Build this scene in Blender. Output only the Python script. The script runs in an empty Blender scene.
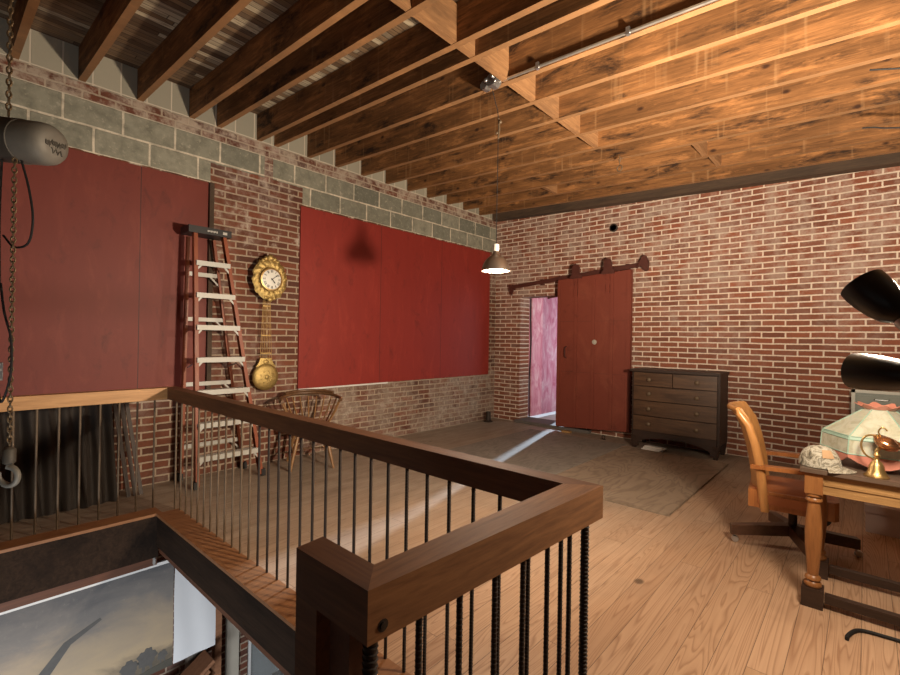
import bpy, bmesh, math, random
from mathutils import Vector, Matrix
random.seed(7)
PI = math.pi
SC = bpy.context.scene
COL = SC.collection
V = Vector

# ------------------------------------------------------------------ materials
class NT:
    def __init__(s, name):
        s.m = bpy.data.materials.new(name); s.m.use_nodes = True
        s.t = s.m.node_tree; s.n = s.t.nodes; s.l = s.t.links
        s.b = s.n['Principled BSDF']; s.out = s.n['Material Output']
        s.tc = s.n.new('ShaderNodeTexCoord')
    def set(s, sock, v):
        if isinstance(v, bpy.types.NodeSocket): s.l.new(v, sock)
        elif isinstance(v, (tuple, list)) and sock.type == 'RGBA' and len(v) == 3: sock.default_value = (*v, 1)
        else: sock.default_value = v
    def obj(s): return s.tc.outputs['Object']
    def sep(s, vec):
        n = s.n.new('ShaderNodeSeparateXYZ'); s.set(n.inputs[0], vec); return n.outputs
    def comb(s, x=0, y=0, z=0):
        n = s.n.new('ShaderNodeCombineXYZ')
        for i, v in enumerate((x, y, z)): s.set(n.inputs[i], v)
        return n.outputs[0]
    def math(s, op, a, b=0.0, c=None, clamp=False):
        n = s.n.new('ShaderNodeMath'); n.operation = op; n.use_clamp = clamp
        s.set(n.inputs[0], a); s.set(n.inputs[1], b)
        if c is not None: s.set(n.inputs[2], c)
        return n.outputs[0]
    def vmath(s, op, a, b):
        n = s.n.new('ShaderNodeVectorMath'); n.operation = op
        s.set(n.inputs[0], a); s.set(n.inputs[1], b); return n.outputs[0]
    def noise(s, vec, scale=5, detail=3, rough=.55, dist=0.0, col=False):
        n = s.n.new('ShaderNodeTexNoise'); s.set(n.inputs['Vector'], vec)
        n.inputs['Scale'].default_value = scale; n.inputs['Detail'].default_value = detail
        n.inputs['Roughness'].default_value = rough; n.inputs['Distortion'].default_value = dist
        return n.outputs['Color' if col else 'Fac']
    def ramp(s, fac, stops):
        n = s.n.new('ShaderNodeValToRGB'); s.set(n.inputs[0], fac); cr = n.color_ramp
        while len(cr.elements) < len(stops): cr.elements.new(.5)
        for e, (p, c) in zip(cr.elements, stops):
            e.position = p; e.color = (*c, 1) if isinstance(c, (tuple, list)) else (c, c, c, 1)
        return n.outputs[0]
    def mix(s, fac, a, b, mode='MIX'):
        n = s.n.new('ShaderNodeMix'); n.data_type = 'RGBA'; n.blend_type = mode
        s.set(n.inputs[0], fac); s.set(n.inputs[6], a); s.set(n.inputs[7], b); return n.outputs[2]
    def mapping(s, vec, scale=(1, 1, 1), loc=(0, 0, 0)):
        n = s.n.new('ShaderNodeMapping'); s.set(n.inputs['Vector'], vec)
        n.inputs['Scale'].default_value = scale; n.inputs['Location'].default_value = loc
        return n.outputs[0]
    def brick(s, vec, w, h, mortar, c1, c2, cm, smooth=.1, off=.5, bias=0.0, sq=1.0, sqf=2):
        n = s.n.new('ShaderNodeTexBrick'); s.set(n.inputs['Vector'], vec)
        n.offset = off; n.squash = sq; n.squash_frequency = sqf
        s.set(n.inputs['Color1'], c1); s.set(n.inputs['Color2'], c2); s.set(n.inputs['Mortar'], cm)
        for k, v in (('Scale', 1), ('Mortar Size', mortar), ('Mortar Smooth', smooth), ('Bias', bias), ('Brick Width', w), ('Row Height', h)):
            n.inputs[k].default_value = v
        return n.outputs['Color'], n.outputs['Fac']
    def bump(s, h, strength=.3, dist=.01, inv=False):
        n = s.n.new('ShaderNodeBump'); n.invert = inv
        n.inputs['Strength'].default_value = strength; n.inputs['Distance'].default_value = dist
        s.set(n.inputs['Height'], h); s.l.new(n.outputs[0], s.b.inputs['Normal'])
    def done(s, col, rough=.6, metal=0.0, spec=None):
        s.set(s.b.inputs['Base Color'], col); s.set(s.b.inputs['Roughness'], rough)
        s.set(s.b.inputs['Metallic'], metal)
        if spec is not None: s.b.inputs['Specular IOR Level'].default_value = spec
        return s.m

def plain(name, col, rough=.5, metal=0.0, var=.25, scale=8, bump=0.0):
    t = NT(name); f = t.noise(t.obj(), scale, 4)
    c = t.mix(f, tuple(x*(1-var) for x in col), tuple(min(1, x*(1+var)) for x in col))
    if bump: t.bump(t.noise(t.obj(), scale*6, 3), bump, .004)
    return t.done(c, t.math('MULTIPLY_ADD', f, .2, rough-.1), metal)

def wood(name, c1, c2, axis='x', rough=.55, scale=1.0, dark=None, darkamt=.5, bump=.15, fine=22):
    t = NT(name); st = {'x': (.7, 9, 9), 'y': (9, .7, 9), 'z': (9, 9, .7)}[axis]
    o = t.obj(); oi = t.n.new('ShaderNodeObjectInfo')
    o = t.vmath('ADD', o, t.comb(t.math('MULTIPLY', oi.outputs['Random'], 37.0), t.math('MULTIPLY', oi.outputs['Random'], 17.0), 3.0))
    v = t.mapping(o, tuple(k*scale for k in st))
    a = t.noise(v, 2.2, 5, .6, 1.2); b = t.noise(v, fine/2.5, 4, .7)
    f = t.math('MULTIPLY_ADD', b, .45, t.math('MULTIPLY', a, .6))
    c = t.ramp(f, [(.28, c1), (.72, c2)])
    if dark:
        d = t.noise(t.mapping(o, tuple(.35 + k*.12 for k in st)), 2.4*scale, 4, .62, .4)
        c = t.mix(t.ramp(d, [(.5, 0.0), (.72, darkamt)]), c, dark)
    if bump: t.bump(f, bump, .004)
    return t.done(c, rough)

def joistwood(name, c1, c2):
    t = NT(name); o = t.obj(); oi = t.n.new('ShaderNodeObjectInfo')
    rnd = oi.outputs['Random']
    o = t.vmath('ADD', o, t.comb(t.math('MULTIPLY', rnd, 37.0), 0, t.math('MULTIPLY', rnd, 5.0)))
    x, y, z = t.sep(o)
    z2 = t.math('MULTIPLY_ADD', x, .0445, z)
    gv = t.comb(t.math('MULTIPLY', x, .9), t.math('MULTIPLY', y, 6), t.math('MULTIPLY', z2, 11))
    a = t.noise(gv, 1.5, 6, .62, .15)
    rg = t.ramp(t.math('FRACT', t.math('MULTIPLY', a, 9.0)), [(0, 1.0), (.3, .2), (.8, 0.0), (1, 1.0)])
    b = t.noise(t.comb(t.math('MULTIPLY', x, 3), y, t.math('MULTIPLY', z2, 70)), 1.0, 4, .7)
    f = t.math('ADD', t.math('MULTIPLY', a, .55), t.math('MULTIPLY', b, .45))
    c = t.ramp(f, [(.26, c1), (.46, tuple((p+q)*.48 for p, q in zip(c1, c2))), (.66, c2)])
    c = t.mix(t.math('MULTIPLY', rg, .20), c, c1)
    big = t.noise(t.comb(t.math('MULTIPLY', x, .9), t.math('MULTIPLY', y, 2), t.math('MULTIPLY', z2, 3.0)), 1.6, 4, .6)
    c = t.mix(t.ramp(big, [(.42, .55), (.60, 0.0)]), c, tuple((p*2+q)*.20 for p, q in zip(c1, c2)))
    c = t.mix(t.ramp(t.noise(t.comb(t.math('MULTIPLY', x, 1.3), y, t.math('MULTIPLY', z2, 6.0)), 2.0, 5, .7), [(.55, 0.0), (.70, .6)]), c, tuple(min(1, q*1.35) for q in c2))
    d = t.noise(t.comb(t.math('MULTIPLY', x, 1.5), y, t.math('MULTIPLY', z2, 5)), 1.3, 6, .7, .3)
    c = t.mix(t.ramp(d, [(.53, 0.0), (.66, .9)]), c, (.016, .010, .008))
    vo = t.n.new('ShaderNodeTexVoronoi'); vo.inputs['Scale'].default_value = 1.0; t.l.new(t.comb(t.math('MULTIPLY', x, 3.2), t.math('MULTIPLY', y, 2), t.math('MULTIPLY', z2, 5.5)), vo.inputs['Vector'])
    c = t.mix(t.ramp(vo.outputs['Distance'], [(.05, .9), (.13, 0.0)]), c, (.03, .012, .007))
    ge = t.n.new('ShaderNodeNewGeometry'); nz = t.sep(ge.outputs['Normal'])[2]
    c = t.mix(t.math('MULTIPLY', t.math('LESS_THAN', nz, -.3), .55), c, (.36, .20, .095))  # undersides mixed paler: lamp light from below put into the colour, plus edge wear
    saw = t.noise(t.comb(t.math('MULTIPLY', x, 16), 0, t.math('MULTIPLY', z2, 1.2)), 1.0, 2, .5)
    c = t.mix(t.ramp(saw, [(.62, 0.0), (.74, .35)]), c, (.46, .27, .13))
    t.bump(f, .3, .005)
    return t.done(c, .72, 0, .25)

def masonry(name, left):
    t = NT(name); o = t.obj(); x, y, z = t.sep(o)
    u = y if left else x
    wob = t.noise(o, 3.0, 2, .5, 0, True)
    wob = t.vmath('MULTIPLY', t.vmath('SUBTRACT', wob, (.5, .5, .5)), (.016, .016, .016))
    wx, wy, wz = t.sep(wob)
    fine = t.noise(o, 60, 2, .5, 0, True)
    fx, fy, fz = t.sep(t.vmath('MULTIPLY', t.vmath('SUBTRACT', fine, (.5, .5, .5)), (.007, .007, .007)))
    uv = t.comb(t.math('ADD', t.math('ADD', u, wx), fx), t.math('ADD', t.math('ADD', z, wz), fz), 0)
    big = t.noise(o, 1.1, 4, .6); mid = t.noise(o, 9, 4, .65); sml = t.noise(o, 45, 3, .6)
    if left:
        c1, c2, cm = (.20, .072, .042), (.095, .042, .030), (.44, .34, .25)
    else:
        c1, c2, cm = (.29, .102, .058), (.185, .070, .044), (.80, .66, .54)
    col, fac = t.brick(uv, .2435, .0725, .0098, c1, c2, cm, .25, .5, -.15)
    # a second random tone so bricks differ more
    col2, _ = t.brick(t.vmath('ADD', uv, (2.435, 1.45, 0)), .2435, .0725, .0085, (1.25, 1.12, 1.0), (.72, .78, .85), (1, 1, 1), .25)
    col = t.mix(.5 if left else .35, col, col2, 'MULTIPLY')
    col = t.mix(t.ramp(sml, [(.3, .25), (.7, 0.0)]), col, (.05, .03, .025))
    # old whitewash worn into patches
    wash = t.math('MULTIPLY', t.ramp(big, [(.47, 0.0), (.66, 1.0)]), t.ramp(mid, [(.40, 0.0), (.68, 1.0)]))
    col = t.mix(t.math('MULTIPLY', wash, .62 if left else .42), col, (.50, .42, .36))
    h = fac
    if left:
        zj = t.math('ADD', z, t.math('MULTIPLY', t.math('SUBTRACT', mid, .5), .03))
        # whitened old brick under the far red panel
        low = t.math('MULTIPLY', t.math('LESS_THAN', z, .86), t.math('GREATER_THAN', y, 3.0))
        low = t.math('MULTIPLY', low, t.ramp(t.noise(o, 2.6, 5, .7), [(.38, 0.0), (.62, .75)]))
        col = t.mix(low, col, (.30, .24, .19))
        low2 = t.math('MULTIPLY', low, t.ramp(t.noise(o, 14, 3, .7), [(.5, 0.0), (.66, .8)]))
        col = t.mix(low2, col, (.50, .43, .36))
        # splashes of pale mortar on the pier
        sp = t.math('MULTIPLY', t.math('GREATER_THAN', z, 2.2), t.ramp(t.noise(o, 4.5, 5, .7), [(.56, 0.0), (.68, .8)]))
        col = t.mix(sp, col, (.52, .44, .36))
        # concrete block band over the openings
        bu = t.comb(t.math('SUBTRACT', u, .723), t.math('SUBTRACT', z, 3.035), 0)
        bu = t.vmath('ADD', bu, t.vmath('MULTIPLY', wob, (.6, .6, .6)))
        bcol, bfac = t.brick(bu, .43, .2265, .0115, (.33, .32, .25), (.17, .175, .14), (.74, .66, .52), .3)
        bcol = t.mix(t.ramp(mid, [(.3, .65), (.6, 0.0)]), bcol, (.13, .13, .10))
        bcol = t.mix(t.ramp(t.noise(o, 28, 4, .7), [(.56, 0.0), (.72, .6)]), bcol, (.46, .43, .33))
        bcol = t.mix(t.math('MULTIPLY', t.ramp(t.noise(o, 7, 5, .7), [(.60, 0.0), (.72, .7)]), t.math('GREATER_THAN', z, 3.0)), bcol, (.50, .47, .38))
        inpier = t.math('MULTIPLY', t.math('GREATER_THAN', y, 1.92), t.math('LESS_THAN', y, 2.98))
        lowlim = t.math('MULTIPLY_ADD', inpier, .205, 3.035)
        band = t.math('MULTIPLY', t.math('GREATER_THAN', zj, lowlim), t.math('LESS_THAN', z, 3.488))
        gap = t.math('MULTIPLY', t.math('GREATER_THAN', y, 2.50), t.math('LESS_THAN', y, 2.60))
        band = t.math('MULTIPLY', band, t.math('SUBTRACT', 1.0, gap))
        col = t.mix(band, col, bcol); h = t.mix(band, fac, bfac)
        # messy mortar over the two brick courses above the band
        mess = t.math('MULTIPLY', t.math('GREATER_THAN', zj, 3.485), t.ramp(t.noise(o, 8, 4, .7), [(.42, 0.0), (.6, .85)]))
        col = t.mix(mess, col, (.46, .38, .30))
        # block infill between the joist ends
        iu = t.comb(t.math('ADD', u, .11), t.math('SUBTRACT', z, 3.635), 0)
        icol, ifac = t.brick(iu, .207, .5, .008, (.40, .37, .29), (.31, .29, .23), (.62, .55, .44), .3, 0.0)
        top = t.math('GREATER_THAN', zj, 3.625)
        col = t.mix(top, col, icol); h = t.mix(top, h, ifac)
        # lower storey: cooler, darker brick
    else:
        # pale band of old whitewash across the top of the wall
        ww = t.math('MULTIPLY', t.ramp(t.noise(o, 5, 5, .7), [(.44, 0.0), (.62, .65)]), t.ramp(t.math('MULTIPLY', z, .25), [(.40, 0.0), (.62, .8)]))
        col = t.mix(ww, col, (.50, .41, .34))
    hh = t.math('SUBTRACT', t.math('MULTIPLY', sml, .35), h)
    t.bump(hh, .7, .012)
    return t.done(col, .9, 0, .25)

M = {}
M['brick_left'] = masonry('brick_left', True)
M['brick_back'] = masonry('brick_back', False)
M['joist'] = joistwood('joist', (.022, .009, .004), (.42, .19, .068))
M['block'] = wood('block', (.16, .075, .03), (.42, .22, .095), 'y', .7, 1.2, (.07, .035, .018), .5, .3)
M['plate'] = wood('plate', (.035, .022, .014), (.10, .06, .035), 'x', .8, 1.0, (.02, .014, .01), .6)
M['rail'] = wood('rail', (.085, .029, .010), (.21, .085, .030), 'x', .62, 1.3, (.06, .022, .01), .35, .1)
M['rail_y'] = wood('rail_y', (.12, .045, .015), (.40, .185, .070), 'y', .6, 1.3, (.07, .026, .012), .30, .1)
M['rail_pale'] = wood('rail_pale', (.32, .150, .050), (.60, .32, .125), 'y', .5, 1.2, (.14, .06, .024), .25, .08)  # lighter wood, its colour raised further to carry the lamp light on it
M['beam_dark'] = wood('beam_dark', (.012, .008, .006), (.045, .026, .016), 'x', .6, 1.0, (.008, .006, .005), .7, .3)
M['beam_dark'].node_tree.nodes['Principled BSDF'].inputs['Specular IOR Level'].default_value = .12; M['beam_dark'].node_tree.nodes['Principled BSDF'].inputs['Roughness'].default_value = .85
M['beam_brown'] = wood('beam_brown', (.075, .026, .011), (.15, .055, .024), 'y', .65, 1.0, (.03, .015, .009), .6, .25)
M['nosing'] = wood('nosing', (.20, .082, .030), (.36, .165, .068), 'y', .5, 1.2, (.10, .04, .02), .3)
M['chest'] = wood('chest', (.012, .006, .004), (.042, .019, .010), 'x', .5, 1.0, (.02, .01, .007), .5, .06)  # carcass darkened so the gaps between drawers read as shadow
M['drawer'] = wood('drawer', (.022, .010, .006), (.130, .068, .035), 'x', .45, .8, (.03, .016, .010), .6, .06)
M['desk'] = wood('desk', (.20, .10, .034), (.46, .27, .11), 'x', .4, 1.1, (.16, .07, .022), .5, .08)
M['leg'] = wood('leg', (.18, .068, .020), (.38, .165, .055), 'z', .35, 1.3, (.09, .035, .013), .4, .06)
M['desk_top'] = wood('desk_top', (.075, .048, .033), (.16, .11, .08), 'x', .32, 1.0, None, 0, .05)
M['dark_wood'] = wood('dark_wood', (.020, .011, .008), (.055, .030, .020), 'x', .4, 1.0, None, 0, .08)
M['chair_wood'] = wood('chair_wood', (.22, .072, .020), (.46, .18, .055), 'z', .32, 1.0, (.12, .04, .014), .3, .05)
M['chair_back'] = wood('chair_back', (.34, .145, .045), (.56, .28, .095), 'z', .28, 1.0, (.22, .09, .03), .25, .04)
M['walnut'] = wood('walnut', (.035, .016, .009), (.10, .046, .026), 'x', .38, 1.0, None, 0, .05)
M['windsor'] = wood('windsor', (.13, .062, .024), (.36, .19, .075), 'z', .4, 1.0, None, 0, .05)
M['windsor_dark'] = wood('windsor_dark', (.06, .03, .016), (.18, .09, .04), 'x', .4, 1.0, None, 0, .05)
M['plank'] = wood('plank', (.20, .085, .04), (.36, .17, .085), 'y', .7, 1.0, None, 0, .1)
M['old_log'] = wood('old_log', (.06, .05, .04), (.20, .17, .14), 'z', .9, 2.0, (.02, .018, .015), .7, .6)
M['iron'] = plain('iron', (.036, .025, .019), .6, .3, .4, 30, .2)
M['iron_tan'] = plain('iron_tan', (.13, .088, .052), .55, .15, .3, 25, .1)
M['chain'] = plain('chain', (.20, .14, .08), .5, .75, .45, 60)
M['hoist'] = plain('hoist', (.20, .185, .155), .6, .25, .22, 14, .15)
M['hoist_dark'] = plain('hoist_dark', (.085, .075, .06), .6, .3, .3, 14, .15)
M['black_rubber'] = plain('black_rubber', (.006, .005, .005), .7, 0, .2)
M['steel'] = plain('steel', (.55, .56, .57), .30, .9, .15, 20)
M['alu'] = plain('alu', (.46, .45, .41), .5, .15, .12, 18)
M['fiberglass'] = plain('fiberglass', (.25, .060, .020), .45, 0, .2, 12)
M['black_plastic'] = plain('black_plastic', (.014, .013, .013), .5, 0, .2)
M['gray_plastic'] = plain('gray_plastic', (.30, .29, .27), .5, 0, .2)
M['lamp_black'] = plain('lamp_black', (.010, .009, .008), .33, 0.0, .2)
M['brass'] = plain('brass', (.50, .33, .13), .34, .85, .25, 30, .3)
M['gilt'] = plain('gilt', (.46, .33, .12), .42, .75, .45, 40, .6)
M['copper'] = plain('copper', (.55, .27, .13), .26, .95, .25, 24, .2)
M['enamel'] = plain('enamel', (.78, .76, .68), .35, 0, .04)
M['ink'] = plain('ink', (.012, .011, .012), .5, 0, .1)
M['white_paint'] = plain('white_paint', (.72, .72, .70), .6, 0, .06)
M['white_sheet'] = plain('white_sheet', (.70, .72, .74), .8, 0, .06, 2)
M['canvas_border'] = plain('canvas_border', (.74, .74, .72), .75, 0, .08)
M['conduit'] = plain('conduit', (.62, .60, .56), .32, .85, .15, 20)
M['shade_metal'] = plain('shade_metal', (.30, .24, .20), .35, .85, .2, 12)
M['leather'] = plain('leather', (.36, .12, .042), .42, 0, .22, 6, .15)
M['ribbed'] = plain('ribbed', (.026, .019, .014), .75, .0, .6, 4, .2)
M['slat_brown'] = wood('slat_brown', (.022, .014, .010), (.07, .045, .033), 'z', .6)
M['cab_metal'] = plain('cab_metal', (.23, .25, .22), .55, .2, .35, 10)
M['cab_frame'] = plain('cab_frame', (.50, .50, .44), .5, .1, .12, 10)
M['carton'] = plain('carton', (.50, .40, .36), .8, 0, .1)
M['paper'] = plain('paper', (.74, .72, .66), .8, 0, .08)
M['pinkish'] = plain('pinkish', (.55, .22, .16), .35, 0, .4, 14)
M['glass_green'] = plain('glass_green', (.30, .44, .36), .25, 0, .2, 10)
M['lead'] = plain('lead', (.06, .07, .06), .5, .5, .3)
M['threshold'] = plain('threshold', (.12, .105, .095), .7, 0, .25, 6)
M['ground'] = plain('ground', (.62, .60, .58), .9, 0, .12, 2)
M['plain_wall'] = plain('plain_wall', (.10, .075, .06), .9, 0, .15, 2)
M['soffit'] = plain('soffit', (.08, .05, .035), .9, 0, .3, 3)
M['lower_floor'] = plain('lower_floor', (.16, .11, .08), .7, 0, .3, 3)
M['stone'] = plain('stone', (.40, .36, .30), .85, 0, .15, 8, .3)
M['frame_cream'] = plain('frame_cream', (.50, .46, .38), .7, 0, .12, 6)

def mk_red(name, lo, hi, seams, rough):
    t = NT(name); o = t.obj(); x, y, z = t.sep(o)
    f = t.noise(o, 1.3, 5, .6, .6); s = t.noise(t.mapping(o, (1, 3, .5)), 4, 4, .6)
    c = t.mix(t.math('MULTIPLY_ADD', s, .5, t.math('MULTIPLY', f, .5)), lo, hi)
    sc = t.ramp(t.noise(t.mapping(o, (1, 1.5, .8)), 4, 6, .75, .8), [(.56, 0.0), (.72, .6)])
    c = t.mix(sc, c, (lo[0]*.45, lo[1]*.45, lo[2]*.45))
    lt = t.ramp(t.noise(t.mapping(o, (1, 2.2, .7), (3, 1, 7)), 2.4, 6, .72, .6), [(.53, 0.0), (.72, .55)])
    c = t.mix(lt, c, (hi[0]*1.25, hi[1]*1.7, hi[2]*1.7))
    for sy in seams:
        d = t.math('ABSOLUTE', t.math('SUBTRACT', y, sy))
        c = t.mix(t.math('LESS_THAN', d, .0035), c, (.05, .012, .010))
    t.bump(s, .12, .004)
    return t.done(c, rough)
M['red_far'] = mk_red('red_far', (.20, .016, .010), (.30, .026, .016), (4.2, 5.45), .62)
M['red_near'] = mk_red('red_near', (.135, .018, .010), (.20, .030, .017), (1.30, .1), .6)
M['red_door'] = mk_red('red_door', (.15, .030, .016), (.21, .042, .022), (), .6)
M['red_iron'] = plain('red_iron', (.080, .022, .015), .55, .1, .35, 14)
def mk_pink():
    t = NT('pink_door'); o = t.obj()
    f = t.noise(t.mapping(o, (1, 2, .8)), 3, 6, .68, 1.2)
    c = t.ramp(f, [(.34, (.50, .13, .20)), (.5, (.62, .25, .33)), (.66, (.74, .50, .55))])
    return t.done(c, .6)
M['pink'] = mk_pink()

def boards(name, axis, width, length, tones, seam, grain_lo, rough, grey=False, bump=.12):
    t = NT(name); o = t.obj(); x, y, z = t.sep(o)
    a, c_ = (y, x) if axis == 'y' else (x, y)        # a runs along the board, c_ across it
    idx = t.math('FLOOR', t.math('DIVIDE', c_, width))
    wn = t.n.new('ShaderNodeTexWhiteNoise'); wn.noise_dimensions = '1D'; t.l.new(idx, wn.inputs['W'])
    r = wn.outputs['Value']; rc = t.sep(wn.outputs['Color'])
    sh = t.math('ADD', a, t.math('MULTIPLY', r, 7.3))
    seg = t.math('FLOOR', t.math('DIVIDE', sh, length))
    wn2 = t.n.new('ShaderNodeTexWhiteNoise'); wn2.noise_dimensions = '2D'
    t.l.new(t.comb(idx, seg, 0), wn2.inputs['Vector']); r2 = wn2.outputs['Value']
    col = t.ramp(r2, tones)
    # flat-sawn figure: distorted rings stretched along the board
    gv = t.comb(t.math('MULTIPLY_ADD', r2, 13.0, t.math('MULTIPLY', a, .32)), t.math('MULTIPLY_ADD', r2, 5.0, t.math('MULTIPLY', c_, 5.6)), r2)
    ring = t.noise(gv, 1.25, 2, .4, .6)
    rings = t.math('FRACT', t.math('MULTIPLY', ring, 25.0))
    rings = t.ramp(rings, [(0.0, .8), (.22, .2), (.8, .0), (1.0, .8)])
    fine = t.noise(t.comb(t.math('MULTIPLY', a, 3.0), t.math('MULTIPLY', c_, 160.0), r2), 1.0, 3, .6)
    g = t.math('ADD', t.math('MULTIPLY', rings, .62), t.math('MULTIPLY', fine, .28), None, True)
    col = t.mix(g, col, grain_lo)
    kn = t.noise(o, 2.2, 3, .6)
    col = t.mix(t.ramp(kn, [(.55, 0.0), (.75, .22)]), col, (grain_lo[0]*.6, grain_lo[1]*.6, grain_lo[2]*.6))
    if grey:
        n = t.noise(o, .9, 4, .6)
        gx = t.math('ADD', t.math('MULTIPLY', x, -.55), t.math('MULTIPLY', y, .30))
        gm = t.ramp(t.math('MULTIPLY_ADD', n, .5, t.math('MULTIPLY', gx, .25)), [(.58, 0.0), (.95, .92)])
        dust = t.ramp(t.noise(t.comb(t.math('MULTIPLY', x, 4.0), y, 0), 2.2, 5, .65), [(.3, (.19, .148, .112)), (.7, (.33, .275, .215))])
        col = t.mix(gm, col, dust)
    vo = t.n.new('ShaderNodeTexVoronoi'); vo.inputs['Scale'].default_value = 1.0; t.l.new(t.comb(t.math('MULTIPLY', a, 1.5), t.math('MULTIPLY', c_, 2.1), 0), vo.inputs['Vector'])
    col = t.mix(t.ramp(vo.outputs['Distance'], [(.035, .8), (.07, 0.0)]), col, (.07, .045, .03))
    e1 = t.math('ABSOLUTE', t.math('SUBTRACT', t.math('FRACT', t.math('DIVIDE', c_, width)), .5))
    e2 = t.math('ABSOLUTE', t.math('SUBTRACT', t.math('FRACT', t.math('DIVIDE', sh, length)), .5))
    s1 = t.math('GREATER_THAN', e1, .5 - seam/width); s2 = t.math('GREATER_THAN', e2, .5 - seam/length)
    sm = t.math('MAXIMUM', s1, s2)
    col = t.mix(t.math('MULTIPLY', sm, .75), col, (.04, .02, .012))
    t.bump(t.math('SUBTRACT', t.math('MULTIPLY', g, .25), sm), bump, .004)
    return t.done(col, t.math('MULTIPLY_ADD', g, .2, rough), 0, .4)
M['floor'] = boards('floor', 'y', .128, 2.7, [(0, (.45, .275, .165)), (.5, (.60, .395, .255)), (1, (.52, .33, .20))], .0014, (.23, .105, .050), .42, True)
M['deck'] = boards('deck', 'y', .062, 1.3, [(0, (.09, .05, .026)), (.4, (.30, .19, .10)), (.65, (.16, .11, .07)), (1, (.78, .66, .45))], .004, (.05, .028, .015), .8, False, .3)

def mk_ply(name, lo, hi, line):
    t = NT(name); o = t.obj()
    f = t.noise(t.mapping(o, (2.4, .8, 1)), 1.3, 3, .5, .6)
    r = t.ramp(t.math('FRACT', t.math('MULTIPLY', f, 12.0)), [(0, 1.0), (.35, .1), (.8, 0.0), (1, 1.0)])
    n = t.noise(o, 2.2, 5, .65)
    c = t.mix(n, lo, hi); c = t.mix(t.math('MULTIPLY', r, .5), c, line)
    return t.done(c, .7)
M['ply'] = mk_ply('ply', (.20, .148, .104), (.35, .270, .195), (.11, .075, .05))
M['ply_grey'] = mk_ply('ply_grey', (.155, .138, .116), (.29, .262, .222), (.11, .095, .08))

def mk_camo():
    t = NT('camo'); o = t.obj()
    f = t.noise(t.mapping(o, (1, 1, 1)), 17, 5, .65, 1.2)
    c = t.ramp(f, [(.34, (.06, .05, .035)), (.43, (.26, .23, .17)), (.51, (.50, .47, .39)), (.58, (.14, .12, .085)), (.68, (.55, .53, .46))])
    return t.done(c, .9)
M['camo'] = mk_camo()
M['cap_mesh'] = plain('cap_mesh', (.55, .52, .45), .9, 0, .2, 60)
M['orange_mark'] = plain('orange_mark', (.46, .29, .16), .8, 0, .2, 20)

def mk_glass():
    t = NT('stained_glass'); o = t.obj()
    f = t.noise(o, 14, 4, .6, 1.0)
    c = t.ramp(f, [(.3, (.40, .37, .27)), (.55, (.56, .53, .43)), (.75, (.46, .48, .38))])
    t.b.inputs['Subsurface Weight'].default_value = .15
    return t.done(c, .22)
M['art_glass'] = mk_glass()

def mk_landscape():
    t = NT('landscape'); o = t.obj(); x, y, z = t.sep(o)
    n = t.noise(t.mapping(o, (1, 1.2, 2.6)), 2.2, 6, .62, .5); fine = t.noise(o, 30, 4, .7)
    h = t.math('ADD', t.math('MULTIPLY', z, 1.12), t.math('MULTIPLY', t.math('SUBTRACT', n, .5), .55))
    c = t.ramp(h, [(.0, (.10, .085, .062)), (.12, (.20, .16, .11)), (.26, (.44, .335, .21)), (.48, (.35, .28, .20)), (.70, (.19, .175, .16)), (.95, (.095, .095, .10))])
    c = t.mix(t.ramp(fine, [(.58, 0.0), (.75, .28)]), c, (.33, .30, .25))
    return t.done(c, .7)
M['landscape'] = mk_landscape()
M['paint_dark'] = plain('paint_dark', (.10, .095, .088), .7, 0, .35, 18)
M['paint_hill'] = plain('paint_hill', (.075, .070, .055), .7, 0, .35, 10)

def mk_emit(name, col, strength):
    t = NT(name); t.b.inputs['Emission Color'].default_value = (*col, 1); t.b.inputs['Emission Strength'].default_value = strength
    return t.done(col, .4)
M['bulb'] = mk_emit('bulb', (1, .90, .72), 14.0)
def mk_pane():
    t = NT('pane')
    t.b.inputs['Transmission Weight'].default_value = .9
    return t.done((.80, .88, .92), .06)
M['pane'] = mk_pane()

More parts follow.
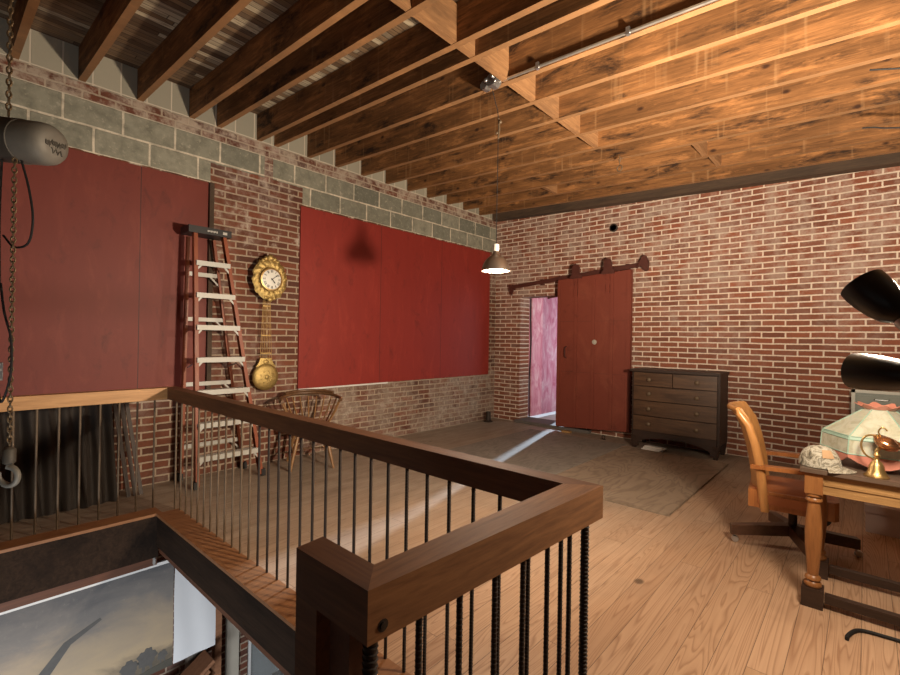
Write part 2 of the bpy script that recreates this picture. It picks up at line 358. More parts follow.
# ------------------------------------------------------------------ geometry helpers
class MB:
    def __init__(s): s.b = bmesh.new()
    def hexa(s, p):
        v = [s.b.verts.new(q) for q in p]
        for f in ((3, 2, 1, 0), (4, 5, 6, 7), (0, 1, 5, 4), (1, 2, 6, 5), (2, 3, 7, 6), (3, 0, 4, 7)): s.b.faces.new([v[i] for i in f])
        return s
    def box(s, lo, hi, mat=None):
        (a, b, c), (d, e, f) = lo, hi
        p = [V(q) for q in ((a, b, c), (d, b, c), (d, e, c), (a, e, c), (a, b, f), (d, b, f), (d, e, f), (a, e, f))]
        if mat: p = [mat @ q for q in p]
        return s.hexa(p)
    def bar(s, p, q, w, h, up=(0, 0, 1)):
        """rectangular bar from p to q, w across, h along up"""
        p, q = V(p), V(q); d = (q-p).normalized(); u = V(up); r = d.cross(u)
        if r.length < 1e-5: r = d.cross(V((1, 0, 0)))
        r.normalize(); u = r.cross(d); r = r*w/2; u = u*h/2
        return s.hexa([p-r-u, p+r-u, q+r-u, q-r-u, p-r+u, p+r+u, q+r+u, q-r+u])
    def prism(s, poly, axis, a, b):
        """2D polygon pushed along an axis from a to b: axis 'z' -> (x,y), 'x' -> (y,z), 'y' -> (x,z)"""
        mk = {'z': lambda u, v, w: (u, v, w), 'x': lambda u, v, w: (w, u, v), 'y': lambda u, v, w: (u, w, v)}[axis]
        A = [s.b.verts.new(mk(u, v, a)) for u, v in poly]; B = [s.b.verts.new(mk(u, v, b)) for u, v in poly]
        n = len(poly); s.b.faces.new(A[::-1]); s.b.faces.new(B)
        for i in range(n): s.b.faces.new([A[i], A[(i+1) % n], B[(i+1) % n], B[i]])
        return s
    def tube(s, pts, r, seg=10, closed=False, caps=True):
        pts = [V(p) for p in pts]; n = len(pts); rs = r if isinstance(r, (list, tuple)) else [r]*n
        rings = []; up = None
        for i, p in enumerate(pts):
            if closed: d = pts[(i+1) % n]-pts[i-1]
            else: d = pts[min(i+1, n-1)]-pts[max(i-1, 0)]
            d.normalize()
            if up is None:
                up = V((0, 0, 1)) if abs(d.z) < .9 else V((1, 0, 0))
            x = d.cross(up)
            if x.length < 1e-4: x = d.cross(V((0, 1, 0)))
            x.normalize(); up = x.cross(d)
            rings.append([s.b.verts.new(p + (x*math.cos(2*PI*k/seg) + up*math.sin(2*PI*k/seg))*rs[i]) for k in range(seg)])
        for i in range(n if closed else n-1):
            A, B = rings[i], rings[(i+1) % n]
            for k in range(seg): s.b.faces.new([A[k], A[(k+1) % seg], B[(k+1) % seg], B[k]])
        if caps and not closed:
            s.b.faces.new(rings[0][::-1]); s.b.faces.new(rings[-1])
        return s
    def lathe(s, prof, org=(0, 0, 0), seg=24, axis=(0, 0, 1), sx=1.0, cap=True):
        """profile of (radius, height) turned about an axis through org"""
        z = V(axis).normalized(); x = z.cross(V((0, 0, 1)))
        if x.length < 1e-4: x = V((1, 0, 0))
        x.normalize(); y = z.cross(x); o = V(org); rings = []
        for r, h in prof:
            if r < 1e-6: rings.append([s.b.verts.new(o+z*h)])
            else: rings.append([s.b.verts.new(o + z*h + x*(r*sx*math.cos(2*PI*k/seg)) + y*(r*math.sin(2*PI*k/seg))) for k in range(seg)])
        for A, B in zip(rings, rings[1:]):
            for k in range(seg):
                k2 = (k+1) % seg
                if len(A) == 1 and len(B) == 1: continue
                if len(A) == 1: s.b.faces.new([A[0], B[k2], B[k]])
                elif len(B) == 1: s.b.faces.new([A[k], A[k2], B[0]])
                else: s.b.faces.new([A[k], A[k2], B[k2], B[k]])
        if cap:
            if len(rings[0]) > 1: s.b.faces.new(rings[0][::-1])
            if len(rings[-1]) > 1: s.b.faces.new(rings[-1])
        return s
    def ball(s, c, r, seg=14, sc=(1, 1, 1)):
        m = Matrix.Translation(V(c)) @ Matrix.Diagonal((r*sc[0], r*sc[1], r*sc[2], 1))
        bmesh.ops.create_uvsphere(s.b, u_segments=seg, v_segments=max(6, seg//2+1), radius=1, matrix=m); return s
    def torus(s, c, R, r, n=(0, 0, 1), seg=20, ss=8, sc=1.0, long=None):
        c = V(c); n = V(n).normalized()
        a = V(long).normalized() if long else n.orthogonal().normalized(); b = n.cross(a)
        return s.tube([c + a*(R*sc*math.cos(2*PI*k/seg)) + b*(R*math.sin(2*PI*k/seg)) for k in range(seg)], r, ss, True)
    def grid(s, rows, thick=None):
        """surface through rows of points"""
        vs = [[s.b.verts.new(p) for p in r] for r in rows]
        for A, B in zip(vs, vs[1:]):
            for i in range(len(A)-1): s.b.faces.new([A[i], A[i+1], B[i+1], B[i]])
        if thick:
            g = s.b.faces[:]
            bmesh.ops.recalc_face_normals(s.b, faces=g)
            bmesh.ops.solidify(s.b, geom=g, thickness=thick)
        return s
    def build(s, name, mat, parent=None, bevel=0.0, smooth=False, label=None, world=True):
        if bevel:
            es = [e for e in s.b.edges if len(e.link_faces) == 2 and e.calc_face_angle(0) > .6]
            try: bmesh.ops.bevel(s.b, geom=es, offset=bevel, segments=2, affect='EDGES', profile=.6, clamp_overlap=True)
            except Exception: pass
        bmesh.ops.recalc_face_normals(s.b, faces=s.b.faces[:])
        me = bpy.data.meshes.new(name)
        if parent is not None and world:
            root = parent
            off = V((0, 0, 0))
            while root is not None: off += root.location; root = root.parent
            bmesh.ops.translate(s.b, verts=s.b.verts[:], vec=-off)
        s.b.to_mesh(me); s.b.free()
        me.materials.append(mat if not isinstance(mat, str) else M[mat])
        if smooth:
            me.polygons.foreach_set('use_smooth', [True]*len(me.polygons))
            try: me.set_sharp_from_angle(angle=math.radians(50))
            except Exception: pass
        o = bpy.data.objects.new(name, me); COL.objects.link(o)
        if parent is not None: o.parent = parent
        if label: o['label'] = label
        return o

def tag(o, label, cat, group=None, kind=None):
    o['label'] = label; o['category'] = cat
    if group: o['group'] = group
    if kind: o['kind'] = kind
    return o
def thing(name, loc, label, cat, group=None):
    o = bpy.data.objects.new(name, None); COL.objects.link(o); o.location = loc; o.empty_display_size = .1
    return tag(o, label, cat, group)
def struct(o, label=None, cat=None, group=None):
    o['kind'] = 'structure'
    if label: o['label'] = label
    if cat: o['category'] = cat
    if group: o['group'] = group
    return o
def copy_tree(o, parent=None):
    c = o.copy(); COL.objects.link(c)
    if parent is not None: c.parent = parent
    for ch in list(o.children): copy_tree(ch, c)
    return c

# ------------------------------------------------------------------ the room
WL, WB = -5.1, 6.95            # faces of the left and back walls
XR, YF = 3.2, -3.2             # unseen right and front sides
ZL = -3.0                      # floor of the storey below
OX0, OX1, OY1, OY0 = -4.2, -.60, 1.23, -2.2      # stair opening in the upper floor
def jz(x): return 3.633 - .0445*(x - WL)         # underside of the joists
JD = .285

m = MB()
m.box((WL-.3, YF, -.06), (OX0, WB+.02, 0)); m.box((OX1, YF, -.06), (XR, WB+.02, 0))
m.box((OX0, OY1, -.06), (OX1, WB+.02, 0)); m.box((OX0, YF, -.06), (OX1, OY0, 0))
struct(m.build('floor', 'floor'), 'wide pine board floor, worn grey towards the far left', 'floor')
m = MB(); m.box((WL-.3, YF, ZL-.1), (XR, WB+.3, ZL)); struct(m.build('floor_lower', 'lower_floor'), 'floor of the storey below', 'floor')
# left wall, with a window opening in the storey below
m = MB(); T = WL-.35
m.box((T, YF-.3, -.35), (WL, WB+.32, 4.3))
m.box((T, YF-.3, ZL), (WL, 2.40, -.35)); m.box((T, 3.5, ZL), (WL, WB+.3, -.35))
m.box((T, 2.40, ZL), (WL, 3.5, -2.75)); m.box((T, 2.40, -.9), (WL, 3.5, -.35))
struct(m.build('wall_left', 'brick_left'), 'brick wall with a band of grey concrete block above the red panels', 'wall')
# back wall with the doorway
m = MB()
m.box((WL, WB, ZL), (-4.56, WB+.3, 4.3)); m.box((-3.66, WB, ZL), (XR+.3, WB+.3, 4.3))
m.box((-4.56, WB, 2.20), (-3.66, WB+.3, 4.3)); m.box((-4.56, WB, ZL), (-3.66, WB+.3, 0.0))
struct(m.build('wall_back', 'brick_back'), 'red brick wall with pale mortar joints behind the sliding door', 'wall')
m = MB(); m.box((XR, YF-.3, ZL), (XR+.3, WB, 4.3)); struct(m.build('wall_right', 'plain_wall'))
m = MB()
m.box((WL, YF-.3, ZL), (XR, YF, -.06)); m.box((WL, YF-.3, 0), (XR, YF, .9)); m.box((WL, YF-.3, 3.0), (XR, YF, 4.3))
m.box((WL, YF-.3, .9), (-3.6, YF, 3.0)); m.box((2.2, YF-.3, .9), (XR, YF, 3.0)); m.box((-.9, YF-.3, .9), (-.5, YF, 3.0))
struct(m.build('wall_front', 'plain_wall'))
# roof deck over the joists
def slab(x0, x1, y0, y1, d0, d1):
    return [V(p) for p in ((x0, y0, jz(x0)+d0), (x1, y0, jz(x1)+d0), (x1, y1, jz(x1)+d0), (x0, y1, jz(x0)+d0),
                           (x0, y0, jz(x0)+d1), (x1, y0, jz(x1)+d1), (x1, y1, jz(x1)+d1), (x0, y1, jz(x0)+d1))]
m = MB(); m.hexa(slab(WL-.3, XR+.3, YF-.3, WB+.3, JD, JD+.06)); struct(m.build('ceiling', 'deck'), 'rough roof boards above the exposed joists', 'ceiling')
JY = [-2.58, -2.15, -1.73, -1.3, -.87, -.45, -.03, .392, .821, 1.257, 1.705, 1.973, 2.403, 2.607, 3.031, 3.432, 3.844, 4.270, 4.688, 5.105, 5.560, 5.975, 6.412]
JT = .052
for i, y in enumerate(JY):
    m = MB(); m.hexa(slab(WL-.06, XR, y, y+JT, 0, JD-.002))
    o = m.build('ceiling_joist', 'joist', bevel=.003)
    where = ('ceiling joist directly above the stair opening, dark stained side', 'dark ceiling joist between the stair opening and the pendant lamp',
             'brown ceiling joist above the pendant lamp and conduit', 'orange brown ceiling joist in the far rows towards the back wall')[0 if y < 1.3 else 1 if y < 2.7 else 2 if y < 3.9 else 3]
    struct(o, where, 'joist', 'exposed ceiling joists')
m = MB(); m.hexa([V(p) for p in ((WL, 6.80, 3.50), (XR, 6.80, 3.50-.042*8.3), (XR, WB, 3.50-.042*8.3), (WL, WB, 3.50),
                                 (WL, 6.80, 3.66), (XR, 6.80, 3.66-.042*8.3), (XR, WB, 3.66-.042*8.3), (WL, WB, 3.66))])
m.b.verts.ensure_lookup_table()
for v in m.b.verts: v.co.z += .115
struct(m.build('trim_1', 'plate'), 'dark timber plate along the top of the back brick wall', 'beam')
# blocking between the joists
blk = [(j, j+1, -2.16) for j in range(9, 18)] + [(20, 21, -3.35), (19, 20, -1.32), (20, 21, -1.27)]
for a, b, x in blk:
    y0, y1 = JY[a]+JT, JY[b]; zz = jz(x)
    m = MB(); m.box((x-.025, y0, zz+.004), (x+.025, y1, zz+JD-.02))
    struct(m.build('joist_blocking', 'block', bevel=.002), 'short wood block fitted crosswise between two ceiling joists', 'blocking', 'blocking between the joists')

# floor edge of the stair opening
m = MB(); m.box((OX0-.14, OY0, .001), (OX0+.02, OY1+.02, .022)); struct(m.build('trim_2', 'nosing', bevel=.003), 'orange pine edge board under the short railing beside the wall', 'floor edge')
m = MB(); m.box((OX0+.02, OY1-.02, .001), (OX1, OY1+.145, .022)); struct(m.build('trim_3', 'nosing', bevel=.003), 'orange pine edge board under the long railing', 'floor edge')
m = MB(); m.box((OX0-.11, OY0, -.33), (OX0+.012, OY1, -.061)); m.box((OX0+.0005, OY0, -.0605), (OX0+.012, OY1, 0.0)); struct(m.build('trim_4', 'beam_dark', bevel=.003), 'dark floor beam below the short railing', 'beam')
m = MB(); m.box((OX0-.13, OY0, -.40), (OX0-.012, OY1, -.331)); struct(m.build('trim_5', 'beam_brown', bevel=.003), 'reddish brown board under the dark floor beam beside the painting', 'beam')
m = MB(); m.box((OX0, OY1-.012, -.24), (OX1, OY1+.12, -.061)); m.box((OX0+.0125, OY1-.012, -.0605), (OX1, OY1-.0005, 0.0)); struct(m.build('trim_6', 'beam_dark', bevel=.003), 'nearly black floor beam below the long railing', 'beam')
m = MB(); m.box((OX0, OY1+.012, -.305), (OX1, OY1+.12, -.241)); struct(m.build('trim_7', 'beam_brown', bevel=.003), 'brown board under the black floor beam of the long railing', 'beam')
m = MB(); m.box((OX1, OY0, -.30), (OX1+.1, OY1, -.061)); struct(m.build('trim_8', 'beam_dark'), 'dark floor beam at the stair head', 'beam')
m = MB(); m.bar((-.99, 1.22, -.27), (-.99, -.2, -.80), .05, .24); struct(m.build('trim_9', 'beam_brown', bevel=.003), 'brown stair string below the railing post', 'beam')

# ------------------------------------------------------------------ red panels in the openings
m = MB(); m.box((WL-.01, 2.95, .815), (WL+.022, 6.73, 3.012)); o = m.build('wall_panel', 'red_far', bevel=.002)
tag(o, 'bright red painted panel filling the opening left of the far corner', 'panel')
m = MB(); m.box((WL+.0005, 2.95, .795), (WL+.035, 4.35, .814)); o2 = m.build('sill_strip', 'white_paint'); o2.parent = o; o2['label'] = 'pale wood strip under the panel'
m = MB(); m.box((WL-.01, -1.9, .86), (WL+.010, 1.90, 3.02)); o = m.build('wall_panel', 'red_near', bevel=.002)
tag(o, 'dull red painted panel behind the ladder and hoist', 'panel')
m = MB(); m.box((WL+.0005, 1.901, .86), (WL+.045, 1.945, 3.02)); o2 = m.build('side_stop', 'plate'); o2.parent = o; o2['label'] = 'dark edge strip of the panel'

# ------------------------------------------------------------------ stair railing
R = thing('stair_railing', (-.65, 1.36, 0), 'timber and iron bar railing around the open stairwell', 'railing')
m = MB(); m.prism([(-4.42, 1.41), (-4.33, 1.32), (-.703, 1.330), (-.603, 1.400)], 'z', .905, 1.0); m.build('handrail', 'rail', R, .010, label='long dark handrail on the far side of the stairwell')
m = MB(); m.prism([(-4.42, 1.41), (-4.42, -2.2), (-4.33, -2.2), (-4.33, 1.32)], 'z', .905, 1.0); m.build('handrail', 'rail_pale', R, .008, label='paler orange handrail beside the left wall')
m = MB(); m.prism([(-.703, 1.330), (-.720, .590), (-.652, .522), (-.603, 1.400)], 'z', .900, 1.0); fr = m.build('handrail', 'rail_y', R, .010, label='nearest handrail with a bolt in its side')
m = MB(); m.lathe([(.012, 0), (.012, .001), (.007, .001), (.007, .004), (0, .0045)], (-.6505, .556, .925), 12, (1, -.05, 0)); m.build('bolt', 'iron', fr)
m = MB(); m.prism([(-.652, .522), (-.720, .590), (-.905, .594), (-.897, .524)], 'z', .900, 1.0); m.build('handrail', 'rail', R, .010, label='short handrail stub ending at the post')
m = MB(); m.box((-.899, .526, -.3), (-.820, .592, .899)); m.build('post', 'rail', R, .006)
m = MB(); m.box((-.800, .545, -.3), (-.735, .590, .899)); m.build('post', 'beam_brown', R, .004, label='darker inner stud beside the post')
def baluster(x, y, r, ribs, mat):
    m = MB(); m.tube([(x, y, -.005), (x, y, .905)], r, 8)
    if ribs:
        z = .02
        while z < .89:
            m.lathe([(r*.9, -.0022), (r*1.22, 0), (r*.9, .0022)], (x, y, z), 8, (.12, .1, 1), 1, False); z += .0125
    m.build('baluster', mat, R, 0, True)
for k in range(24): baluster(-4.376, 1.242-.1222*k, .0075, False, 'iron_tan')
for k in range(30): baluster(-4.25+.1215*k, 1.366, .0075, k > 22, 'iron_tan' if k < 12 else 'iron')
for y, x, r in ((.560, -.690, .0135), (.68, -.681, .0072), (.803, -.676, .0072), (.93, -.671, .0070), (1.048, -.666, .0072), (1.165, -.661, .0070), (1.285, -.655, .0072), (1.372, -.648, .0125)):
    baluster(x, y, r, True, 'iron')

# ------------------------------------------------------------------ step ladder, folded against the wall
L = thing('step_ladder', (-4.75, 2.0, 0), 'orange step ladder with black top leaning beside the red panel', 'ladder')
def lx(z): return -4.655 - .078*z            # front rail position over height
TOPZ = 2.44
yl0, yl1, yr0, yr1 = 1.665, 1.585+.09, 2.315, 1.975
def fl(z): return V((lx(z), yl0 + (yl1-yl0)*z/TOPZ, z))
def frr(z): return V((lx(z), yr0 + (yr1-yr0)*z/TOPZ, z))
def rl(z): return V((-5.045+.06*z/TOPZ, yl0 + (yl1-yl0)*z/TOPZ-.008, z))
def rr(z): return V((-5.045+.06*z/TOPZ, yr0-.02 + (yr1-.03-yr0)*z/TOPZ, z))
def channel(f0, f1, m, w, d):                # a C-shaped rail
    m.bar(f0, f1, .006, d, (1, 0, .1)); s = 1 if f0.y > 2 else -1
    for e in (-1, 1):
        off = V((e*(d/2), -s*w/2, 0)); m.bar(f0+off, f1+off, w, .006, (1, 0, .1))
for a in (fl, frr):
    m = MB(); channel(a(.02), a(TOPZ), m, .032, .050); m.build('front_rail', 'fiberglass', L)
for a in (rl, rr):
    m = MB(); channel(a(.02), a(TOPZ-.03), m, .026, .035); m.build('rear_rail', 'fiberglass', L)
for a in (fl, frr, rl, rr):
    p = a(.02); m = MB(); m.box((p.x-.035, p.y-.022, 0.001), (p.x+.035, p.y+.022, .07)); m.build('foot', 'black_plastic', L, .004)
for k in range(1, 8):
    z = 2.15-.311*(7-k); p, q = fl(z), frr(z)
    m = MB(); m.box((p.x-.045, p.y+.012, z-.012), (p.x+.045, q.y-.012, z+.012))
    m.box((p.x+.0455, p.y+.012, z-.036), (p.x+.050, q.y-.012, z+.010))
    st = m.build('step', 'alu', L, .002)
    for e, s in ((p, 1), (q, -1)):
        m = MB(); m.bar((e.x+.03, e.y+s*.012, z-.085), (e.x+.03, e.y+s*.075, z-.014), .018, .004, (1, 0, 0)); m.build('step_brace', 'alu', st)
for z in (.33, .95, 1.60, 2.05):
    p, q = rl(z), rr(z); m = MB(); m.box((p.x-.012, p.y, z-.02), (p.x+.012, q.y, z+.02)); b = m.build('rear_brace', 'alu', L, .002)
    m = MB(); m.bar((q.x, q.y-.005, z-.10), (q.x, q.y-.09, z-.012), .016, .004, (1, 0, 0)); m.build('step_brace', 'alu', b)
z = TOPZ; m = MB(); m.box((-5.02, 1.62, z-.012), (lx(z)+.045, 2.02, z+.055)); tc = m.build('top_cap', 'black_plastic', L, .008)
m = MB()
for i in range(7): m.box((lx(z)+.0452, 1.79+i*.014, z+.012+.004*(i % 2)), (lx(z)+.0462, 1.80+i*.014, z+.030))
m.build('cap_marking', 'alu', tc)
m = MB(); m.box((lx(z)+.0452, 1.935, z+.008), (lx(z)+.0475, 1.975, z+.034)); m.build('cap_plate', 'alu', tc)
m = MB(); m.tube([(lx(1.1)-.02, 1.70, 1.1), (-4.87, 1.70, 1.16), (-5.0, 1.70, 1.12)], .008, 6); m.build('spreader', 'steel', L)
m = MB(); m.tube([(lx(1.1)-.02, 2.13, 1.1), (-4.87, 2.12, 1.16), (-5.0, 2.10, 1.12)], .008, 6); m.build('spreader', 'steel', L)

# ------------------------------------------------------------------ pendulum wall clock on the pier
CY, CZ = 2.525, 2.08
K = thing('wall_clock', (WL, CY, CZ), 'gilt pendulum wall clock with white dial on the brick pier', 'clock')
def yz_lathe(m, prof, y, z, x0, seg=36, s=1.0): return m.lathe(prof, (x0, y, z), seg, (1, 0, 0), s)
m = MB(); m.box((WL+.001, CY-.12, CZ-.15), (WL+.115, CY+.12, CZ+.15)); m.build('movement_case', 'iron', K, .004)
m = MB(); rows = []
for i in range(9):
    r = .112 + i*.0115; row = []
    for k in range(97):
        a = 2*PI*k/96; lob = 1+.028*math.sin(12*a)*(i/8)+.018*math.sin(20*a+1)*(i/8)
        ry, rz = r*lob*(.98), r*lob*(1.0+.16*(i/8))
        x = WL+.118+.020*math.sin(PI*min(1, i/8*.95+.05)) + .006*math.sin(16*a+i*1.1)*math.sin(i*1.9) + .005*math.sin(37*a+i*2.3)
        row.append((x, CY+ry*math.cos(a), CZ+rz*math.sin(a)))
    rows.append(row)
m.grid(rows, .004); sur = m.build('gilt_surround', 'gilt', K, 0, True)
m = MB()
for k in range(34):
    a = 2*PI*k/34; rr_ = .185 if k % 2 else .160
    m.ball((WL+.126, CY+rr_*.94*math.cos(a), CZ+rr_*1.10*math.sin(a)), .015, 8, (.6, 1, 1.1))
for (dy, dz, r) in ((0, .238, .040), (-.05, .225, .028), (.05, .225, .028), (-.085, .20, .024), (.085, .20, .024), (0, -.225, .032), (-.05, -.21, .024), (.05, -.21, .024)): m.ball((WL+.128, CY+dy, CZ+dz), r, 10, (.6, 1, 1))
m.build('embossed_flowers', 'gilt', sur, 0, True)
m = MB(); yz_lathe(m, [(.123, -.02), (.125, .0), (.132, .008), (.128, .014), (.121, .016)], CY, CZ-.005, WL+.146); m.build('bezel', 'brass', K, 0, True)
m = MB(); yz_lathe(m, [(.123, 0), (.121, .004), (.08, .011), (0, .014)], CY, CZ-.005, WL+.156); di = m.build('dial', 'enamel', K, 0, True)
ROM = ['XII', 'I', 'II', 'III', 'IIII', 'V', 'VI', 'VII', 'VIII', 'IX', 'X', 'XI']
for h in range(12):
    m = MB(); a = PI/2 - h*PI/6; s = ROM[h]; w = .0085*len(s); R0, R1 = .074, .102
    er = V((0, math.cos(a), math.sin(a))); et = V((0, math.sin(a), -math.cos(a))); C0 = V((WL+.1685, CY, CZ-.005))
    def seg_(u0, r0, u1, r1, t=.0032): m.bar(C0+et*u0+er*r0, C0+et*u1+er*r1, t, .002, (1, 0, 0))
    for j, ch in enumerate(s):
        u = (j-(len(s)-1)/2)*.0095
        if ch == 'I': seg_(u, R0, u, R1)
        elif ch == 'V': seg_(u-.004, R1, u, R0); seg_(u+.004, R1, u, R0, .002)
        else: seg_(u-.004, R1, u+.004, R0); seg_(u+.004, R1, u-.004, R0, .002)
    m.build('numeral', 'ink', di)
m = MB(); C0 = V((WL+.174, CY, CZ-.005))
for ang, ln, t in ((math.radians(38), .088, .006), (math.radians(-52), .055, .008)):
    d = V((0, math.cos(ang), math.sin(ang))); m.bar(C0-d*.015, C0+d*ln, t, .002, (1, 0, 0)); m.ball(C0+d*(ln*.72), .0075, 8, (.3, 1, 1))
m.ball(C0, .008, 8, (.4, 1, 1)); m.build('clock_hand', 'ink', di)
PZ = .985; P = V((WL+.075, CY-.01, 0))
m = MB()
for k in range(7):
    u = (k-3)*.0155; m.tube([(P.x, P.y+u*.9, CZ-.235), (P.x, P.y+u*1.05, 1.6), (P.x, P.y+u*1.45, PZ+.19)], .0028, 6)
for z_, w in ((1.78, .045), (1.45, .055), (1.25, .060)): m.box((P.x-.004, P.y-w, z_-.006), (P.x+.004, P.y+w, z_+.006))
pr = m.build('pendulum_rods', 'brass', K, 0, True)
m = MB(); m.prism([(P.y-.065, PZ+.21), (P.y+.065, PZ+.21), (P.y+.085, PZ+.155), (P.y+.12, PZ+.11), (P.y-.12, PZ+.11), (P.y-.085, PZ+.155)], 'x', P.x-.006, P.x+.008); m.ball((P.x+.006, P.y, PZ+.165), .03, 10, (.4, 1.2, 1)); m.build('lyre_mount', 'gilt', pr, .003, True)
m = MB(); yz_lathe(m, [(.148, -.012), (.152, 0), (.145, .012), (.11, .024), (.06, .032), (0, .034)], P.y, PZ, P.x, 40)
bo = m.build('pendulum_bob', 'gilt', K, 0, True)
m = MB()
for k in range(9):
    a = 2*PI*k/9; m.ball((P.x+.026, P.y+.062*math.cos(a), PZ+.062*math.sin(a)), .017, 8, (.5, 1, 1))
m.ball((P.x+.034, P.y, PZ), .028, 10, (.4, 1, 1)); m.build('bob_rosette', 'gilt', bo, 0, True)

# ------------------------------------------------------------------ windsor chair by the left wall
W = thing('windsor_chair', (-4.66, 2.87, 0), 'low-back wooden spindle chair behind the long railing', 'chair')
wc = V((-4.66, 2.87, 0)); fa = math.radians(-25)          # facing direction
fx_, fy_ = V((math.cos(fa), math.sin(fa), 0)), V((-math.sin(fa), math.cos(fa), 0))
def wp(f, s, z): return wc + fx_*f + fy_*s + V((0, 0, z))
m = MB(); poly = []
for k in range(28):
    a = 2*PI*k/28; r = .235*(1+.06*math.cos(2*a)); p = wp(r*math.cos(a), r*math.sin(a), 0); poly.append((p.x, p.y))
m.prism(poly, 'z', .425, .465); m.build('seat', 'windsor', W, .008, True)
bow = []
for k in range(21):
    a = math.radians(70 + 220*k/20); bow.append(wp(.02+.30*math.cos(a), .33*math.sin(a), .735 + .045*max(0, -math.cos(a))))
m = MB(); m.tube(bow, .019, 8); m.build('arm_bow', 'windsor_dark', W, 0, True)
m = MB(); m.tube([b+V((0, 0, .028)) for b in bow[5:16]], .016, 8); m.build('back_crest', 'windsor_dark', W, 0, True)
for k in range(13):
    a = math.radians(78 + 204*k/12)
    m = MB(); m.tube([wp(.19*math.cos(a), .19*math.sin(a), .455), wp(.11*math.cos(a)+.13*math.cos(a)+.01, .27*math.sin(a), .60), wp(.02+.295*math.cos(a), .325*math.sin(a), .74)], [.007, .010, .007], 7); m.build('spindle', 'windsor', W, 0, True)
for f, s in ((1, 1), (1, -1), (-1, 1), (-1, -1)):
    m = MB(); m.tube([wp(.13*f, .13*s, .43), wp(.18*f, .18*s, .22), wp(.235*f, .225*s, .001)], [.014, .021, .012], 8); m.build('leg', 'windsor', W, 0, True)
for s in (1, -1):
    m = MB(); m.tube([wp(.19, .19*s, .18), wp(0, .20*s, .185), wp(-.19, .19*s, .18)], [.008, .013, .008], 7); m.build('stretcher', 'windsor_dark', W, 0, True)
m = MB(); m.tube([wp(0, .19, .185), wp(0, -.19, .185)], .010, 7); m.build('stretcher', 'windsor_dark', W, 0, True)

# ------------------------------------------------------------------ dark ribbed sheet and slats leaning on the left wall
m = MB(); rows = []
for j in range(9):
    z = .004+.835*j/8; row = []
    for k in range(200):
        y = -1.4 + 2.49*k/199; ph = y*2*PI/.105
        row.append((-4.800-.245*j/8 + .018*math.sin(ph) + .012*math.sin(ph*.37+1), y + .010*(j/8)*math.sin(y*9), z))
    rows.append(row)
m.grid(rows, .003); tag(m.build('ribbed_sheet', 'ribbed', None, 0, True), 'dark ribbed metal sheet leaning on the wall behind the short railing', 'metal sheet')
for i, (y, ty) in enumerate(((1.155, 1.115), (1.205, 1.165), (1.250, 1.205))):
    m = MB(); m.bar((-4.84, y+.03, .002), (-5.07, ty, .845), .030, .012, (1, 0, .2))
    tag(m.build('wooden_lath', 'slat_brown'), 'narrow dark wooden lath leaning beside the ribbed sheet', 'lath', 'laths beside the ribbed sheet')

# ------------------------------------------------------------------ chain hoist over the stairwell
H = thing('chain_hoist', (-3.56, .36, 2.60), 'grey electric chain hoist hanging over the stairwell', 'hoist')
hc = V((-3.600, .350, 2.535)); ax = V((.74, .62, -.10)).normalized()
m = MB(); m.lathe([(.0, .180), (.060, .180), (.095, .168), (.112, .140), (.118, .10), (.120, .02), (.120, -.01)], hc, 32, ax); hd = m.build('end_cap', 'hoist', H, 0, True)
m = MB(); m.lathe([(.124, -.30), (.124, -.005), (.118, 0)], hc, 32, ax); m.build('motor_housing', 'hoist_dark', H, 0, True)
m = MB(); rt = ax.cross(V((0, 0, 1))).normalized(); upv = rt.cross(ax)
def emb(u, v): return hc + ax*(.181-.10*(u*u+v*v)/.02*.05) + rt*u + upv*v
for i, (u0, u1, v) in enumerate(((-.062, -.03, .012), (-.03, .005, .004), (.005, .04, .006), (.04, .066, -.004), (-.045, .03, -.035))):
    pts = [emb(u0+(u1-u0)*t/10, v+.016*math.sin(t*1.7+i)) for t in range(11)]
    m.tube(pts, .0035, 5)
m.build('embossed_script', 'hoist_dark', hd, 0, True)
m = MB(); m.lathe([(.075, -.56), (.09, -.54), (.09, -.32), (.115, -.30)], hc, 24, ax); m.build('gear_housing', 'hoist_dark', H, 0, True)
def chain(m, p, q, pitch=.028, wire=.0042):
    p, q = V(p), V(q); n = int((q-p).length/pitch); d = (q-p).normalized()
    for k in range(n+1):
        nrm = V((1, 0, 0)) if k % 2 else V((.0, 1, 0))
        m.torus(p + d*pitch*k, .0095, wire, nrm, 12, 5, 2.0, d)
CXY = (-3.58, .302)
m = MB(); chain(m, (*CXY, 2.44), (*CXY, .80)); m.build('load_chain', 'chain', H, 0, True)
m = MB(); chain(m, (-3.60, .275, 3.56), (-3.60, .275, 2.66), .034, .006); m.build('hanging_chain', 'chain', H, 0, True)
m = MB(); m.lathe([(.012, .0), (.030, .012), (.030, .085), (.012, .10)], (*CXY, .70), 14); m.build('hook_block', 'hoist_dark', H, 0, True)
m = MB(); hk = [V((*CXY, .70))]
for k in range(15):
    a = math.radians(95 - 300*k/14); hk.append(V((CXY[0]+.052*math.cos(a)*.75, CXY[1]+.052*math.cos(a)*.65, .635+.052*math.sin(a))))
m.tube(hk, [.014]+[.016]*11+[.013, .010, .008, .004], 8); m.build('hook', 'hoist', H, 0, True)
def sm(pts, n=8):
    pts = [V(p) for p in pts]; out = []
    P_ = [pts[0]*2-pts[1]] + pts + [pts[-1]*2-pts[-2]]
    for i in range(1, len(P_)-2):
        a, b, c, d = P_[i-1:i+3]
        for k in range(n):
            t = k/n; out.append(.5*((2*b)+(c-a)*t+(2*a-5*b+4*c-d)*t*t+(3*b-a-3*c+d)*t**3))
    out.append(pts[-1]); return out
CB = (-3.66, .33)
